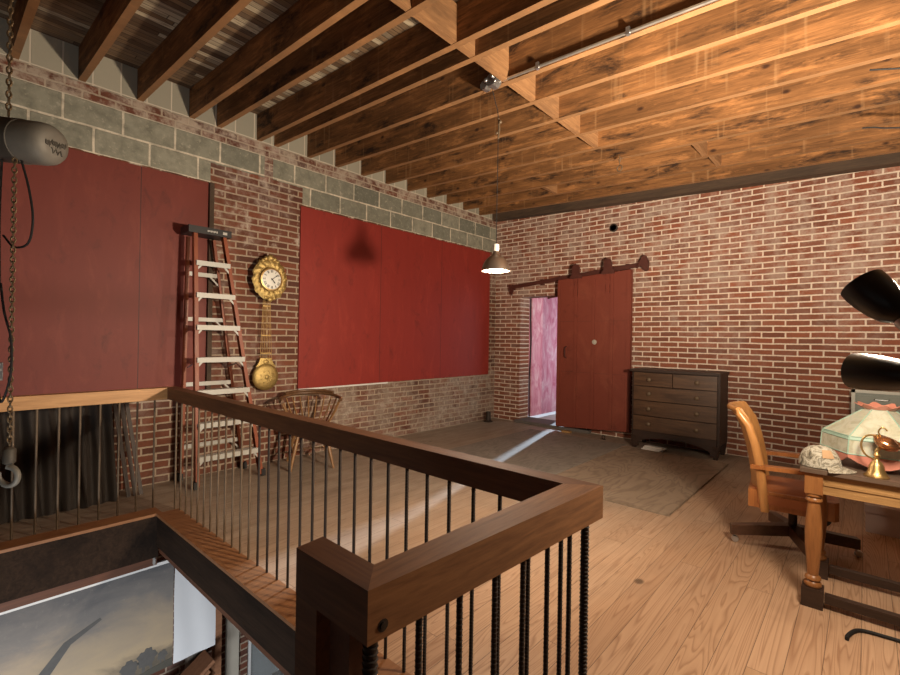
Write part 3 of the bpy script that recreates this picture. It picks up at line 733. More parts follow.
m = MB(); m.tube(sm([(-3.575, .33, 2.42), (-3.53, .36, 2.25), (-3.50, .375, 2.08), (-3.53, .36, 1.95), (-3.62, .31, 1.93), (-3.70, .27, 2.0)]), .006, 7)
m.tube(sm([(-3.655, .26, 1.72), (-3.615, .275, 1.55), (-3.565, .30, 1.40), (-3.57, .30, 1.20), (-3.62, .27, 1.05), (-3.655, .255, 1.13)]), .006, 7)
m.tube(sm([(-3.645, .255, 2.42), (-3.655, .25, 2.1), (-3.65, .255, 1.72)]), .006, 7)
m.build('control_cable', 'black_rubber', H, 0, True)
m = MB(); m.box((-3.70, .23, 1.17), (-3.645, .275, 1.27)); m.build('push_button_box', 'gray_plastic', H, .006)

# ------------------------------------------------------------------ conduit, pendant lamp, bits on the joists
m = MB(); yq = 3.018; x0 = -2.25; x1 = 1.6
C = thing('electrical_conduit', (x0, yq, jz(x0)), 'silver conduit and junction box along a ceiling joist', 'conduit')
m.tube([(x0+.04, yq, jz(x0)+.012), (x1, yq, jz(x1)+.012)], .011, 10); m.build('pipe', 'conduit', C, 0, True)
for xs in (-1.86, -1.18, -.45, .6):
    m = MB(); m.box((xs-.012, yq-.014, jz(xs)-.004), (xs+.012, yq+.012, jz(xs)+.045)); m.build('strap', 'steel', C, .003)
bz = jz(x0)-.005
m = MB(); m.prism([(x0+.052*math.cos(k*PI/4+PI/8), bz+.02+.052*math.sin(k*PI/4+PI/8)) for k in range(8)], 'y', 2.95, 3.028); bx_ = m.build('junction_box', 'steel', C, .004)
m = MB(); m.prism([(x0-.085+.036*math.cos(k*PI/4+PI/8), bz+.01+.036*math.sin(k*PI/4+PI/8)) for k in range(8)], 'y', 2.965, 3.028); m.build('cover_plate', 'steel', bx_, .003)
for q_, rq in (((x0-.05, 2.953, bz+.03), .018), ((x0+.02, 2.945, bz+.035), .016), ((x0+.045, 2.945, bz-.01), .012)):
    m = MB(); m.ball(q_, rq, 8); m.build('knockout_plug', 'steel', bx_, 0, True)

PX, PY = -2.279, 3.10
PL = thing('pendant_lamp', (PX, PY, 2.01), 'metal dome pendant lamp hanging on a long cord', 'lamp')
m = MB(); m.tube(sm([(-2.262, 2.985, 3.47), (-2.268, 3.04, 3.38), (PX, PY, 3.26), (PX, PY, 2.7), (PX, PY, 2.22)], 5), .0035, 6); m.build('cord', 'black_rubber', PL, 0, True)
m = MB(); m.tube([(PX+.004, PY, 3.27), (PX+.012, PY, 3.18), (PX+.002, PY, 3.10)], .008, 6); m.ball((PX+.02, PY, 3.235), .016, 8); m.ball((PX-.008, PY-.006, 3.15), .012, 8); m.build('cord_grip', 'iron_tan', PL, 0, True)
m = MB(); m.lathe([(.010, .225), (.024, .222), (.026, .175), (.022, .165)], (PX, PY, 2.01), 18); m.build('socket', 'enamel', PL, 0, True)
m = MB(); m.lathe([(.022, .165), (.030, .146), (.034, .130), (.060, .116), (.086, .090), (.106, .055), (.118, .018), (.120, 0), (.114, .002), (.101, .053), (.082, .086), (.056, .110), (.026, .124)], (PX, PY, 2.01), 36, cap=False); m.build('shade', 'shade_metal', PL, 0, True)
m = MB(); m.lathe([(.0, .004), (.045, .006), (.088, .014), (.090, .020), (.03, .11), (0, .14)], (PX, PY, 2.008), 24); m.build('bulb', 'bulb', PL, 0, True)

m = MB(); hkx, hky = -2.02, 4.985
m.tube([(hkx, hky, 3.47), (hkx, hky, 3.40), (hkx, hky, 3.365)], .004, 6); m.torus((hkx, hky, 3.335), .032, .006, (.3, 1, 0), 18, 6); m.tube([(hkx-.02, hky, 3.44), (hkx, hky, 3.40), (hkx+.025, hky, 3.45)], .004, 6)
tag(m.build('hanging_ring', 'iron_tan', None, 0, True), 'small wire ring hanging below a far ceiling joist', 'hook')
for nm, pts, lab in (('loose_wire', [(0, 4.264, 3.335), (.05, 4.262, 3.32), (.15, 4.263, 3.29), (.30, 4.264, 3.25)], 'black wire stapled across the upper joist at top right'),
                     ('loose_wire', [(-.04, 5.099, 3.24), (.03, 5.098, 3.225), (.10, 5.099, 3.20), (.26, 5.099, 3.16)], 'black wire on the lower joist above the brick wall')):
    m = MB(); m.tube(sm(pts), .006, 6); tag(m.build(nm, 'black_rubber', None, 0, True), lab, 'wire')

# ------------------------------------------------------------------ sliding fire door and its track
D = thing('sliding_door', (-3.15, 6.81, 0), 'red painted sliding door hanging from an iron track', 'door')
dz = lambda x: 2.425 + (x+3.74)*.064
db = lambda x: .055 + (x+3.74)*.060
XD0, XD1 = -3.735, -2.555
m = MB(); m.hexa([V(p) for p in ((XD0, 6.79, db(XD0)), (XD1, 6.79, db(XD1)), (XD1, 6.86, db(XD1)), (XD0, 6.86, db(XD0)), (XD0, 6.79, dz(XD0)), (XD1, 6.79, dz(XD1)), (XD1, 6.86, dz(XD1)), (XD0, 6.86, dz(XD0)))]); m.build('door_leaf', 'red_door', D, .004)
for xs in (-3.735, -3.44, -3.15, -2.86, -2.615):
    m = MB(); m.hexa([V((xs+a, 6.79-b, (db if c == 0 else dz)(xs)+(.02 if c == 0 else -.02))) for a, b, c in ((0, .012, 0), (.05, .012, 0), (.05, -.002, 0), (0, -.002, 0), (0, .012, 1), (.05, .012, 1), (.05, -.002, 1), (0, -.002, 1))]); m.build('batten', 'red_door', D, .003)
m = MB()
for zz in (.95, 1.75):
    m.box((XD0+.05, 6.787, zz), (XD1, 6.7905, zz+.004))
m.build('sheet_seam', 'red_iron', D)
m = MB(); m.lathe([(.0, 0), (.038, 0), (.038, .006), (.034, .009), (0, .009)], (-3.095, 6.776, 1.43), 24, (0, -1, 0)); m.build('round_plate', 'stone', D, 0, True, label='pale round disc on the door')
m = MB(); m.tube([(-3.575, 6.79, 1.17), (-3.575, 6.745, 1.19), (-3.575, 6.745, 1.33), (-3.575, 6.79, 1.35)], .010, 8); m.build('handle', 'red_iron', D, 0, True)
for hx in (-3.42, -2.90):
    zt = dz(hx)
    m = MB(); m.prism([(hx-.10, zt-.02), (hx-.10, zt+.015), (hx-.065, zt+.05), (hx-.062, zt+.15), (hx-.045, zt+.195), (hx, zt+.215), (hx+.045, zt+.195), (hx+.062, zt+.15), (hx+.065, zt+.05), (hx+.10, zt+.015), (hx+.10, zt-.02)], 'y', 6.765, 6.782)
    hg = m.build('hanger', 'red_iron', D, .003)
    m = MB(); m.lathe([(0, 0), (.05, 0), (.055, .008), (.045, .02), (.055, .03), (0, .034)], (hx, 6.783, zt+.135), 20, (0, 1, 0)); m.build('roller', 'red_iron', hg, 0, True)
    for bz_ in (-.10, -.30):
        m = MB(); m.box((hx-.03, 6.772, zt+bz_), (hx+.03, 6.79, zt+bz_+.12)); m.build('strap', 'red_door', hg, .003)
TK = thing('door_track', (-3.5, 6.9, 2.45), 'sloping rusty iron track above the red sliding door', 'track')
tz = lambda x: 2.375 + (x+4.72)*.0865
m = MB(); m.bar((-4.72, 6.885, tz(-4.72)), (-2.44, 6.885, tz(-2.44)), .014, .065); m.build('track_bar', 'red_iron', TK, .002)
for bx in (-4.70, -4.1, -3.75, -3.15, -2.65):
    m = MB(); m.box((bx-.025, 6.88, tz(bx)-.05), (bx+.025, WB-.001, tz(bx)+.045)); m.build('bracket', 'red_iron', TK, .002)
xe = -2.40; ze = tz(xe)
m = MB(); m.prism([(xe-.11, ze-.055), (xe-.075, ze+.005), (xe-.02, ze+.11), (xe+.015, ze+.125), (xe+.065, ze+.03), (xe+.055, ze-.09), (xe+.02, ze-.105), (xe-.05, ze-.03)], 'y', 6.84, 6.90); m.build('end_stop', 'red_iron', TK, .006)
m = MB(); m.prism([(-4.76, tz(-4.76)+.04), (-4.70, tz(-4.7)+.045), (-4.66, tz(-4.7)-.05), (-4.69, tz(-4.7)-.15), (-4.73, tz(-4.7)-.06)], 'y', 6.86, 6.885); m.build('end_stop', 'red_iron', TK, .003)
# the doorway beyond
m = MB(); m.box((-4.58, WB-.10, .001), (-3.20, 7.3, .045)); struct(m.build('trim_10', 'threshold', bevel=.006), 'dark worn threshold in the doorway', 'threshold')
m = MB(); m.box((-4.59, 7.30, .055), (-4.53, 9.50, 2.42))  # far end, out of view, lengthened to narrow the sun streak
struct(m.build('door_1', 'pink'), 'pink painted outer door standing open in daylight', 'door')
m = MB(); m.box((-9, 7.27, -.4), (6, 16, -.005)); struct(m.build('ground', 'ground'), 'pale ground outside the doorway', 'ground')
m = MB(); m.tube(sm([(-4.555, 7.285, 2.22), (-4.55, 7.28, 1.8), (-4.535, 7.278, 1.45), (-4.545, 7.28, 1.1), (-4.56, 7.28, .7), (-4.555, 7.285, .05)]), .013, 6); tag(m.build('door_seal', 'black_rubber', None, 0, True), 'wavy black edge seal hanging beside the pink outer door', 'door seal')
m = MB(); m.box((-3.86, WB-.03, 2.17), (-3.80, WB-.001, 2.26)); m.bar((-3.98, WB-.03, 2.165), (-3.80, WB-.03, 2.185), .012, .035); m.ball((-3.98, WB-.03, 2.16), .022, 8); tag(m.build('door_catch', 'red_iron', None, .002), 'small iron catch under the track at the doorway top', 'catch')

# small things on the back wall and floor
m = MB(); m.lathe([(.062, 0), (.062, .02), (.045, .024), (.045, -.0), (0, -.001)], (-2.889, WB-.001, 3.18), 20, (0, -1, 0)); m.lathe([(0, .018), (.044, .018)], (-2.889, WB-.001, 3.18), 20, (0, -1, 0))
tag(m.build('vent_pipe', 'iron', None, 0, True), 'short dark round pipe end high on the brick wall', 'pipe')
m = MB(); m.lathe([(.075, .001), (.085, .01), (.06, .025), (.045, .03), (.045, .17), (.03, .175), (0, .175)], (-4.93, 6.55, 0), 18); tag(m.build('pipe_stub', 'iron', None, 0, True), 'capped pipe stub standing on the floor in the far corner', 'pipe')
m = MB(); m.box((-3.56, 6.66, .001), (-3.42, 6.72, .03)); tag(m.build('wood_scrap', 'desk', None, .004), 'small wood scrap on the floor under the sliding door', 'wood scrap')
m = MB(); m.torus((-2.86, 6.62, .032), .026, .006, (.3, 1, 0), 16, 6); m.box((-2.90, 6.60, .001), (-2.83, 6.64, .008)); tag(m.build('floor_ring', 'iron', None, .001), 'small iron ring on the floor before the sliding door', 'ring')
m = MB()
for k in range(3): m.hexa([V((a, b, c)) for a, b, c in ((-2.24+.02*k, 6.41-.0*k, .001+.02*k), (-2.0+.02*k, 6.37, .001+.02*k), (-1.97+.02*k, 6.45, .001+.02*k), (-2.21+.02*k, 6.49, .001+.02*k), (-2.24+.02*k, 6.41, .017+.02*k), (-2.0+.02*k, 6.37, .017+.02*k), (-1.97+.02*k, 6.45, .017+.02*k), (-2.21+.02*k, 6.49, .017+.02*k))])
tag(m.build('paper_bundle', 'paper', None), 'small bundle of white papers under the chest of drawers', 'papers')
m = MB(); m.box((-2.44, 4.10, .001), (-1.20, 6.33, .020)); tag(m.build('plywood_sheet', 'ply'), 'brown plywood sheet lying on the floor before the chest', 'plywood')
m = MB(); m.box((-4.02, 4.45, .001), (-2.47, 6.48, .010)); tag(m.build('plywood_sheet', 'ply_grey'), 'grey dusty plywood sheet lying before the doorway', 'plywood')

# ------------------------------------------------------------------ chest of drawers
X0, X1, Y0, Y1 = -2.40, -1.325, 6.46, 6.915
Q = thing('chest_of_drawers', ((X0+X1)/2, 6.7, 0), 'dark wooden chest of drawers against the brick wall', 'chest of drawers')
m = MB(); m.box((X0, Y0+.02, .17), (X1, Y1, 1.045)); m.build('carcass', 'chest', Q, .004)
m = MB(); m.box((X0-.010, Y0-.045, 1.045), (X1+.012, Y1+.01, 1.076)); m.build('chest_top', 'chest', Q, .008)
def bowed(z0, z1, xa, xb, y, d, nm, mat, par):
    m = MB(); n = 14; A = []; B = []
    for k in range(n+1):
        x = xa+(xb-xa)*k/n; u = (x-(X0+X1)/2)/((X1-X0)/2); yy = y-.035*(1-u*u)
        A.append((x, yy, z0)); B.append((x, yy, z1))
    m.prism([(p[0], p[1]) for p in A] + [(xb, y+d), (xa, y+d)], 'z', z0, z1)
    return m.build(nm, mat, par, .004)
def knob(x, z, y, par):
    m = MB(); m.lathe([(.012, 0), (.012, .012), (.024, .02), (.027, .03), (.018, .040), (0, .042)], (x, y, z), 16, (0, -1, 0)); m.build('knob', 'iron_tan', par, 0, True)
def fy(x): u = (x-(X0+X1)/2)/((X1-X0)/2); return Y0-.035*(1-u*u)
xm = (X0+X1)/2
for za, zb, split in ((.855, 1.030, True), (.660, .845, False), (.455, .650, False), (.250, .445, False)):
    if split:
        for xa, xb in ((X0+.03, xm-.005), (xm+.005, X1-.03)):
            d = bowed(za, zb, xa, xb, Y0, .03, 'drawer', 'drawer', Q); knob((X0+.245 if xa < xm-.1 else X1-.245), (za+zb)/2, fy(X0+.245), d)
    else:
        d = bowed(za, zb, X0+.03, X1-.03, Y0, .03, 'drawer', 'drawer', Q)
        for x in (X0+.245, X1-.245): knob(x, (za+zb)/2, fy(x), d)
n = 24; pl = [(X0+.03, .245)]; 
ap = [(X0+.03+(X1-X0-.06)*k/n, .15+.07*math.sin(PI*k/n)**.7 if 0 < k < n else .03) for k in range(n+1)]
m = MB(); m.prism([(X0+.03, .245)] + [(X0+.03, .03), (X0+.10, .03)] + [(X0+.10+(X1-X0-.20)*k/n, .085+.085*math.sin(PI*k/n)**.6) for k in range(n+1)] + [(X1-.10, .03), (X1-.03, .03), (X1-.03, .245)], 'y', Y0-.004, Y0+.02); m.build('apron', 'chest', Q, .003)
for x, y, s in ((X0+.04, Y0+.03, 1), (X1-.04, Y0+.03, -1), (X0+.04, Y1-.05, 1), (X1-.04, Y1-.05, -1)):
    m = MB(); m.hexa([V(p) for p in ((x-.022, y-.022, .001), (x+.022, y-.022, .001), (x+.022, y+.022, .001), (x-.022, y+.022, .001), (x-.04, y-.04, .17), (x+.04, y-.04, .17), (x+.04, y+.04, .17), (x-.04, y+.04, .17))]); m.build('leg', 'chest', Q, .003)

# ------------------------------------------------------------------ desk and what stands on it
DX0, DX1, DY0, DY1, DZ = -.265, 1.25, 3.235, 3.80, .765
T_ = thing('writing_desk', (.45, 3.5, 0), 'oak desk with turned leg and worn dark top', 'desk')
m = MB(); m.box((DX0, DY0, DZ-.022), (DX1, DY1, DZ)); m.build('desk_top', 'desk_top', T_, .004)
m = MB(); m.box((DX0+.10, DY0+.035, DZ-.135), (DX1-.10, DY0+.055, DZ-.023)); ap_ = m.build('apron', 'desk', T_, .003)
m = MB(); m.box((DX0+.102, DY0+.028, DZ-.085), (DX1-.10, DY0+.0345, DZ-.072)); m.build('moulding', 'desk', ap_, .002)
m = MB(); m.box((DX0+.10, DY1-.055, DZ-.135), (DX1-.10, DY1-.035, DZ-.023)); m.build('apron', 'desk', T_, .003)
for xa in (DX0+.035, DX1-.055):
    m = MB(); m.box((xa, DY0+.10, DZ-.135), (xa+.02, DY1-.10, DZ-.023)); m.build('apron', 'desk', T_, .003)
for x in (DX0+.060, DX1-.060):
    for y in (DY0+.060, DY1-.060):
        m = MB(); m.box((x-.040, y-.040, DZ-.140), (x+.040, y+.040, DZ-.023))
        m.lathe([(.026, .624), (.038, .620), (.040, .610), (.028, .602), (.037, .594), (.038, .582), (.027, .572), (.031, .54), (.038, .46), (.040, .40), (.038, .33), (.032, .25), (.027, .195), (.025, .17), (.036, .160), (.038, .148), (.028, .140), (.039, .130), (.041, .115), (.035, .105)], (x, y, 0), 24)
        lg = m.build('leg', 'leg', T_, .002, True)
        m = MB(); m.box((x-.048, y-.048, .002), (x+.048, y+.048, .106)); m.build('foot_block', 'dark_wood', lg, .006)
for y in (DY0+.06, DY1-.06):
    m = MB(); m.box((DX0+.112, y-.022, .035), (DX1-.112, y+.022, .080)); m.build('stretcher', 'dark_wood', T_, .005)

def place(name, loc, lab, cat): return thing(name, loc, lab, cat)
cpx, cpy = -.185, 3.345
CP = place('baseball_cap', (cpx, cpy, DZ), 'camouflage baseball cap on the desk corner', 'cap')
m = MB(); rows = []
for i in range(9):
    th = PI/2*i/8; row = []
    for k in range(29):
        a = 2*PI*k/28; r = .088*math.cos(th*.98)**.75
        row.append((cpx + r*1.10*math.cos(a), cpy + r*.92*math.sin(a), DZ+.004+.112*math.sin(th)))
    rows.append(row)
m.grid(rows); m.build('crown', 'camo', CP, 0, True)
m = MB(); rows = []
for i in range(7):
    t_ = i/6; row = []
    for k in range(17):
        a = math.radians(-66+132*k/16); ra = .092+.070*t_
        u, v = math.cos(a), math.sin(a)
        bx2 = cpx + (.088+.078*t_*max(0, u))*u*.95; by2 = cpy + (.082+.02*t_)*v - .045*t_
        row.append((bx2, by2, DZ+.016-.008*t_ - .006*v*v*t_))
    rows.append(row)
m.grid(rows, .004); m.build('brim', 'camo', CP, 0, True)
m = MB(); m.ball((cpx, cpy, DZ+.116), .008, 8, (1, 1, .5)); m.build('button', 'camo', CP, 0, True)
m = MB(); m.grid([[(cpx+.1*math.cos(a)*math.cos(th*.98)**.75, cpy+.0835*math.sin(a)*math.cos(th*.98)**.75, DZ+.012+.107*math.sin(th)) for a in [math.radians(-80+36*k/8) for k in range(9)]] for th in [math.radians(28+30*i/6) for i in range(7)]]); m.build('front_patch', 'orange_mark', CP, 0, True, label='faded orange print on the cap')

sx_, sy_ = .062, 3.575
S = place('glass_lampshade', (sx_, sy_, DZ), 'cream and green stained glass lampshade resting on the desk', 'lampshade')
NS = 6
def hexr(r, z, ph=0): return [V((sx_+r*math.cos(2*PI*k/NS+ph), sy_+r*.88*math.sin(2*PI*k/NS+ph), z)) for k in range(NS)]
rA, rB, rC, rD = hexr(.062, DZ+.325), hexr(.246, DZ+.182), hexr(.252, DZ+.165), hexr(.258, DZ+.086)
def band(name, a, b, mat, par, th=.004, lab=None):
    m = MB()
    for k in range(NS):
        k2 = (k+1) % NS; c = (a[k]+a[k2]+b[k]+b[k2])/4; n_ = (c-V((sx_, sy_, c.z))).normalized()*th
        m.hexa([b[k], b[k2], b[k2]-n_, b[k]-n_, a[k], a[k2], a[k2]-n_, a[k]-n_])
    return m.build(name, mat, par, 0, False, lab)
band('upper_panels', rA, rB, 'art_glass', S); band('green_band', rB, rC, 'glass_green', S, lab='green glass band')
band('skirt_panels', rC, rD, 'art_glass', S)
# pink scalloped border
m = MB()
for k in range(NS):
    p, q = rD[k], rD[(k+1) % NS]; n_ = ((p+q)/2-V((sx_, sy_, p.z))).normalized()*.004
    top = [p.lerp(q, t/6) for t in range(7)]; bot = [p.lerp(q, t/6)+V((0, 0, -.018-.050*math.sin(PI*t/6))) for t in range(7)]
    for t in range(6): m.hexa([bot[t], bot[t+1], bot[t+1]-n_, bot[t]-n_, top[t], top[t+1], top[t+1]-n_, top[t]-n_])
m.build('scalloped_border', 'pinkish', S, 0, False, label='mottled pink glass border')
m = MB()
for r_ in (rA, rB, rC, rD): m.tube(r_, .0035, 5, True)
for k in range(NS): m.tube([rA[k], rB[k], rC[k], rD[k]], .0035, 5)
m.build('lead_came', 'glass_green', S)
m = MB(); rows = []
for i in range(4):
    row = []
    for k in range(49):
        a = 2*PI*k/48; r = .060+.030*i/3*(1.0+.35*math.sin(a*8)); row.append((sx_+r*math.cos(a)*1.1, sy_+r*math.sin(a)*.9, DZ+.325+.022*i/3+.008*(i/3)*math.sin(a*8)))
    rows.append(row)
m.grid(rows, .003); m.build('crown', 'pinkish', S, 0, True, label='ruffled pink glass crown')

bx0, by0 = .050, 3.297
B = place('brass_ornament', (bx0, by0, DZ), 'brass bell-based ornament with curled handle before the lampshade', 'ornament')
m = MB(); m.lathe([(.0, 0), (.050, 0), (.052, .006), (.044, .014), (.036, .030), (.030, .058), (.022, .076), (.010, .086), (.009, .105), (.016, .112), (.008, .120), (.008, .140)], (bx0, by0, DZ), 26); m.build('bell_base', 'brass', B, 0, True)
m = MB(); ctr = V((bx0+.038, by0, DZ+.178)); axb = V((.35, -.15, .92)).normalized()
m.lathe([(0, -.03), (.03, -.028), (.052, -.010), (.062, .012), (.058, .020), (.045, .014), (.03, .024), (.012, .034), (0, .036)], ctr, 28, axb); m.build('bowl', 'copper', B, 0, True)
m = MB(); pts = []
for k in range(22):
    a = math.radians(-70+250*k/21); pts.append((bx0-.010-.052*math.sin(a+.5), by0-.004, DZ+.150+.075*math.cos(a+2.6)*-1))
m.tube(sm([(bx0, by0, DZ+.085), (bx0-.045, by0, DZ+.11), (bx0-.062, by0, DZ+.16), (bx0-.045, by0, DZ+.205), (bx0-.008, by0, DZ+.215), (bx0+.01, by0, DZ+.20)]), .0048, 7)
m.tube(sm([(bx0+.02, by0, DZ+.20), (bx0+.005, by0, DZ+.235), (bx0+.02, by0, DZ+.26), (bx0+.04, by0, DZ+.245)]), .004, 6); m.build('curled_handle', 'brass', B, 0, True)
m = MB(); m.tube([(bx0-.004, by0, DZ+.13), (bx0+.015, by0, DZ+.16), (bx0+.035, by0, DZ+.165)], [.008, .012, .010], 8); m.build('stem', 'brass', B, 0, True)

# ------------------------------------------------------------------ swivel armchair behind the desk
A = thing('desk_armchair', (-.37, 4.08, 0), 'wooden swivel armchair with leather seat at the desk', 'chair')
ac = V((-.37, 4.08, 0)); ca = math.radians(6)
e1, e2 = V((math.cos(ca), math.sin(ca), 0)), V((-math.sin(ca), math.cos(ca), 0))
def cp(f, s, z): return ac + e1*f + e2*s + V((0, 0, z))
# curved back: leans away and hugs the sitter
def backrow(z):
    t_ = (z-.36)/.62; f0 = -.245-.125*t_-.03*math.sin(PI*min(1, max(0, t_)))*-1
    return f0
m = MB(); rows = []
for i in range(11):
    z = .38+.595*i/10; f0 = backrow(z) - (.028*((i-8)/2)**2 if i > 8 else 0); row = []
    for k in range(13):
        s = -.235+.47*k/12; row.append(cp(f0 + .07*(abs(s)/.235)**2.2, s*(1.0+.02*i/10), z))
    rows.append(row)
m.grid(rows, .030); m.build('backrest', 'chair_back', A, 0, True)
for s in (-.24, .24):
    m = MB(); m.tube([cp(backrow(z)+.075-(.03 if z > .95 else 0), s*(1+.02*(z-.38)), z) for z in (.30, .45, .60, .75, .88, .955, .985)], [.026, .030, .030, .029, .027, .022, .012], 10); m.build('back_post', 'chair_back', A, 0, True)
m = MB(); m.tube([cp(backrow(.97)-.025+.07*(abs(s)/.235)**2.2, s, .978) for s in [-.235+.47*k/12 for k in range(13)]], .020, 8); m.build('top_roll', 'chair_back', A, 0, True)
for s in (-.27, .27):
    m = MB(); pts = [cp(-.235, s*.92, .600), cp(-.15, s, .608), cp(-.02, s*1.02, .612), cp(.10, s*1.0, .612), cp(.19, s*.97, .606)]
    pts = sm(pts, 5)
    for a, b in zip(pts, pts[1:]): m.bar(a, b+(b-a)*.05, .060, .026)
    m.build('armrest', 'chair_wood', A, .006, True)
    m = MB(); m.tube([cp(.13, s*.97, .42), cp(.15, s, .52), cp(.15, s, .60)], [.022, .016, .020], 8); m.build('arm_post', 'walnut', A, 0, True)
m = MB(); m.prism([(lambda p: (p.x, p.y))(cp(f, s, 0)) for f, s in ((-.255, -.235), (.21, -.255), (.235, -.22), (.235, .22), (.21, .255), (-.255, .235))], 'z', .318, .438); sf = m.build('seat_frame', 'chair_wood', A, .010)
m = MB(); m.box((-.19, -.006, -.03), (.16, .0, .03), Matrix.Translation(cp(-.01, -.248, .385)) @ Matrix.Rotation(ca-.043, 4, 'Z')); m.build('side_panel', 'leather', sf, .004)
m = MB(); rows = []
for i in range(9):
    row = []
    for k in range(9):
        f = -.24+.46*i/8; s = -.225+.45*k/8; u, v = i/4-1, k/4-1
        row.append(cp(f, s, .437+.032*(1-u**4)*(1-v**4)+.0))
    rows.append(row)
m.grid(rows); m.build('seat', 'leather', A, 0, True)
m = MB(); m.lathe([(.026, .15), (.026, .30), (.045, .31), (.10, .325), (.10, .335)], cp(0, 0, 0), 18); m.build('swivel_column', 'iron', A, 0, True)
m = MB(); m.box((-.16, -.03, .29), (.16, .03, .333), Matrix.Translation(ac) @ Matrix.Rotation(ca, 4, 'Z')); m.lathe([(.05, -.06), (.055, 0), (.05, .06)], cp(.16, 0, .27), 16, e2); m.build('tilt_spring', 'black_plastic', A, .004)
for k in range(4):
    d = math.radians(25+90*k); dv = V((math.cos(d), math.sin(d), 0)); pv = V((-dv.y, dv.x, 0))
    tip, mid_, hub = ac+dv*.385, ac+dv*.20, ac+dv*.02
    m = MB(); m.hexa([hub-pv*.034+V((0, 0, .10)), tip-pv*.026+V((0, 0, .060)), tip+pv*.026+V((0, 0, .060)), hub+pv*.034+V((0, 0, .10)), hub-pv*.034+V((0, 0, .175)), tip-pv*.026+V((0, 0, .130)), tip+pv*.026+V((0, 0, .130)), hub+pv*.034+V((0, 0, .175))])
    lg = m.build('base_leg', 'walnut', A, .008)
    m = MB(); c_ = tip-dv*.012
    m.lathe([(.0, -.011), (.020, -.011), (.024, -.006), (.024, .006), (.020, .011), (0, .011)], c_+V((.012, .012, .0245)), 16, pv); m.tube([c_+V((0, 0, .06)), c_+V((0, 0, .045)), c_+V((.012, .012, .026))], .007, 7); m.build('caster', 'steel', lg, 0, True)

# ------------------------------------------------------------------ floor lamp with black heads (only two heads reach into view)
F_ = thing('floor_lamp', (.33, 2.10, 0), 'black floor lamp with bullet-shaped heads in front of the brick wall', 'lamp')
lxp, lyp = .33, 2.10
m = MB(); m.lathe([(0, 0.001), (.14, .001), (.145, .012), (.13, .024), (.03, .034), (.016, .06)], (lxp, lyp, 0), 32); m.build('base', 'lamp_black', F_, 0, True)
m = MB(); m.tube([(lxp, lyp, .03), (lxp, lyp, 1.95)], .012, 12); m.build('pole', 'lamp_black', F_, 0, True)
def head(mouth, tail, r):
    mouth, tail = V(mouth), V(tail); a = (mouth-tail); ln = a.length; a.normalize()
    m = MB(); prof = [(.0, -.006), (.016, -.004), (r*.40, .008), (r*.62, ln*.15), (r*.82, ln*.36), (r*.95, ln*.62), (r, ln*.85), (r*.99, ln), (r*.97, ln), (r*.97, ln*.85), (r*.92, ln*.62), (r*.79, ln*.36), (r*.55, ln*.17), (0, ln*.12)]
    m.lathe(prof, tail, 36, a, 1, False); h = m.build('lamp_head', 'lamp_black', F_, 0, True)
    m = MB(); m.lathe([(.020, -.030), (.022, -.012), (.018, 0)], tail, 16, a); m.ball(tail-a*.036, .014, 10); m.build('joint', 'steel', h, 0, True)
    m = MB(); m.tube(sm([tail-a*.036, tail-a*.05+V((.10, 0, 0)), V((lxp, lyp, (tail-a*.05).z+.01))]), .007, 8); m.build('arm', 'steel', h, 0, True)
head((-.012, 2.14, 1.662), (.082, 2.09, 1.535), .068)
head((-.030, 2.20, 1.358), (.138, 2.09, 1.350), .064)
head((.36, 2.24, 2.02), (.38, 2.13, 1.93), .056)

# ------------------------------------------------------------------ behind the desk
G = thing('file_cabinet', (.35, 6.6, 0), 'grey-green metal file cabinet behind the lampshade', 'cabinet')
gx0, gx1, gy0, gy1, gz = -.105, .75, 6.45, 6.90, .985
m = MB(); m.box((gx0+.02, gy0+.02, .02), (gx1-.02, gy1, gz-.02)); m.build('body', 'cab_metal', G, .004)
m = MB()
for x in (gx0, gx1-.03): m.box((x, gy0, 0.001), (x+.03, gy0+.03, gz)); m.box((x, gy1-.03, 0.001), (x+.03, gy1, gz))
m.box((gx0, gy0, gz-.03), (gx1, gy1, gz)); m.build('frame', 'cab_frame', G, .003)
for i in range(4):
    for j in range(2):
        xa = gx0+.045+j*.385; za = .10+i*.212
        m = MB(); m.box((xa, gy0+.002, za), (xa+.375, gy0+.02, za+.195)); d = m.build('drawer', 'cab_metal', G, .003)
        m = MB(); m.tube([(xa+.13, gy0+.002, za+.165), (xa+.14, gy0-.018, za+.158), (xa+.235, gy0-.018, za+.158), (xa+.245, gy0+.002, za+.165)], .006, 6); m.build('handle', 'steel', d, 0, True)
BX = thing('carton', (.2, 5.0, 0), 'pale carton on the floor under the desk', 'box')
m = MB(); m.box((.015, 4.87, .001), (.48, 5.18, .205)); m.build('box_body', 'carton', BX, .004)
m = MB(); m.box((.008, 4.862, .155), (.487, 5.187, .212)); m.build('lid', 'carton', BX, .004)
m = MB(); m.tube(sm([(-.052, 3.010, .010), (-.050, 3.045, .010), (-.03, 3.11, .010), (.0, 3.150, .010), (.07, 3.165, .010), (.20, 3.16, .010), (.33, 3.05, .010), (.36, 2.6, .010), (.34, 2.25, .010)]), .009, 8)
tag(m.build('power_cable', 'black_rubber', None, 0, True), 'black cable lying on the floor beside the desk leg', 'cable')

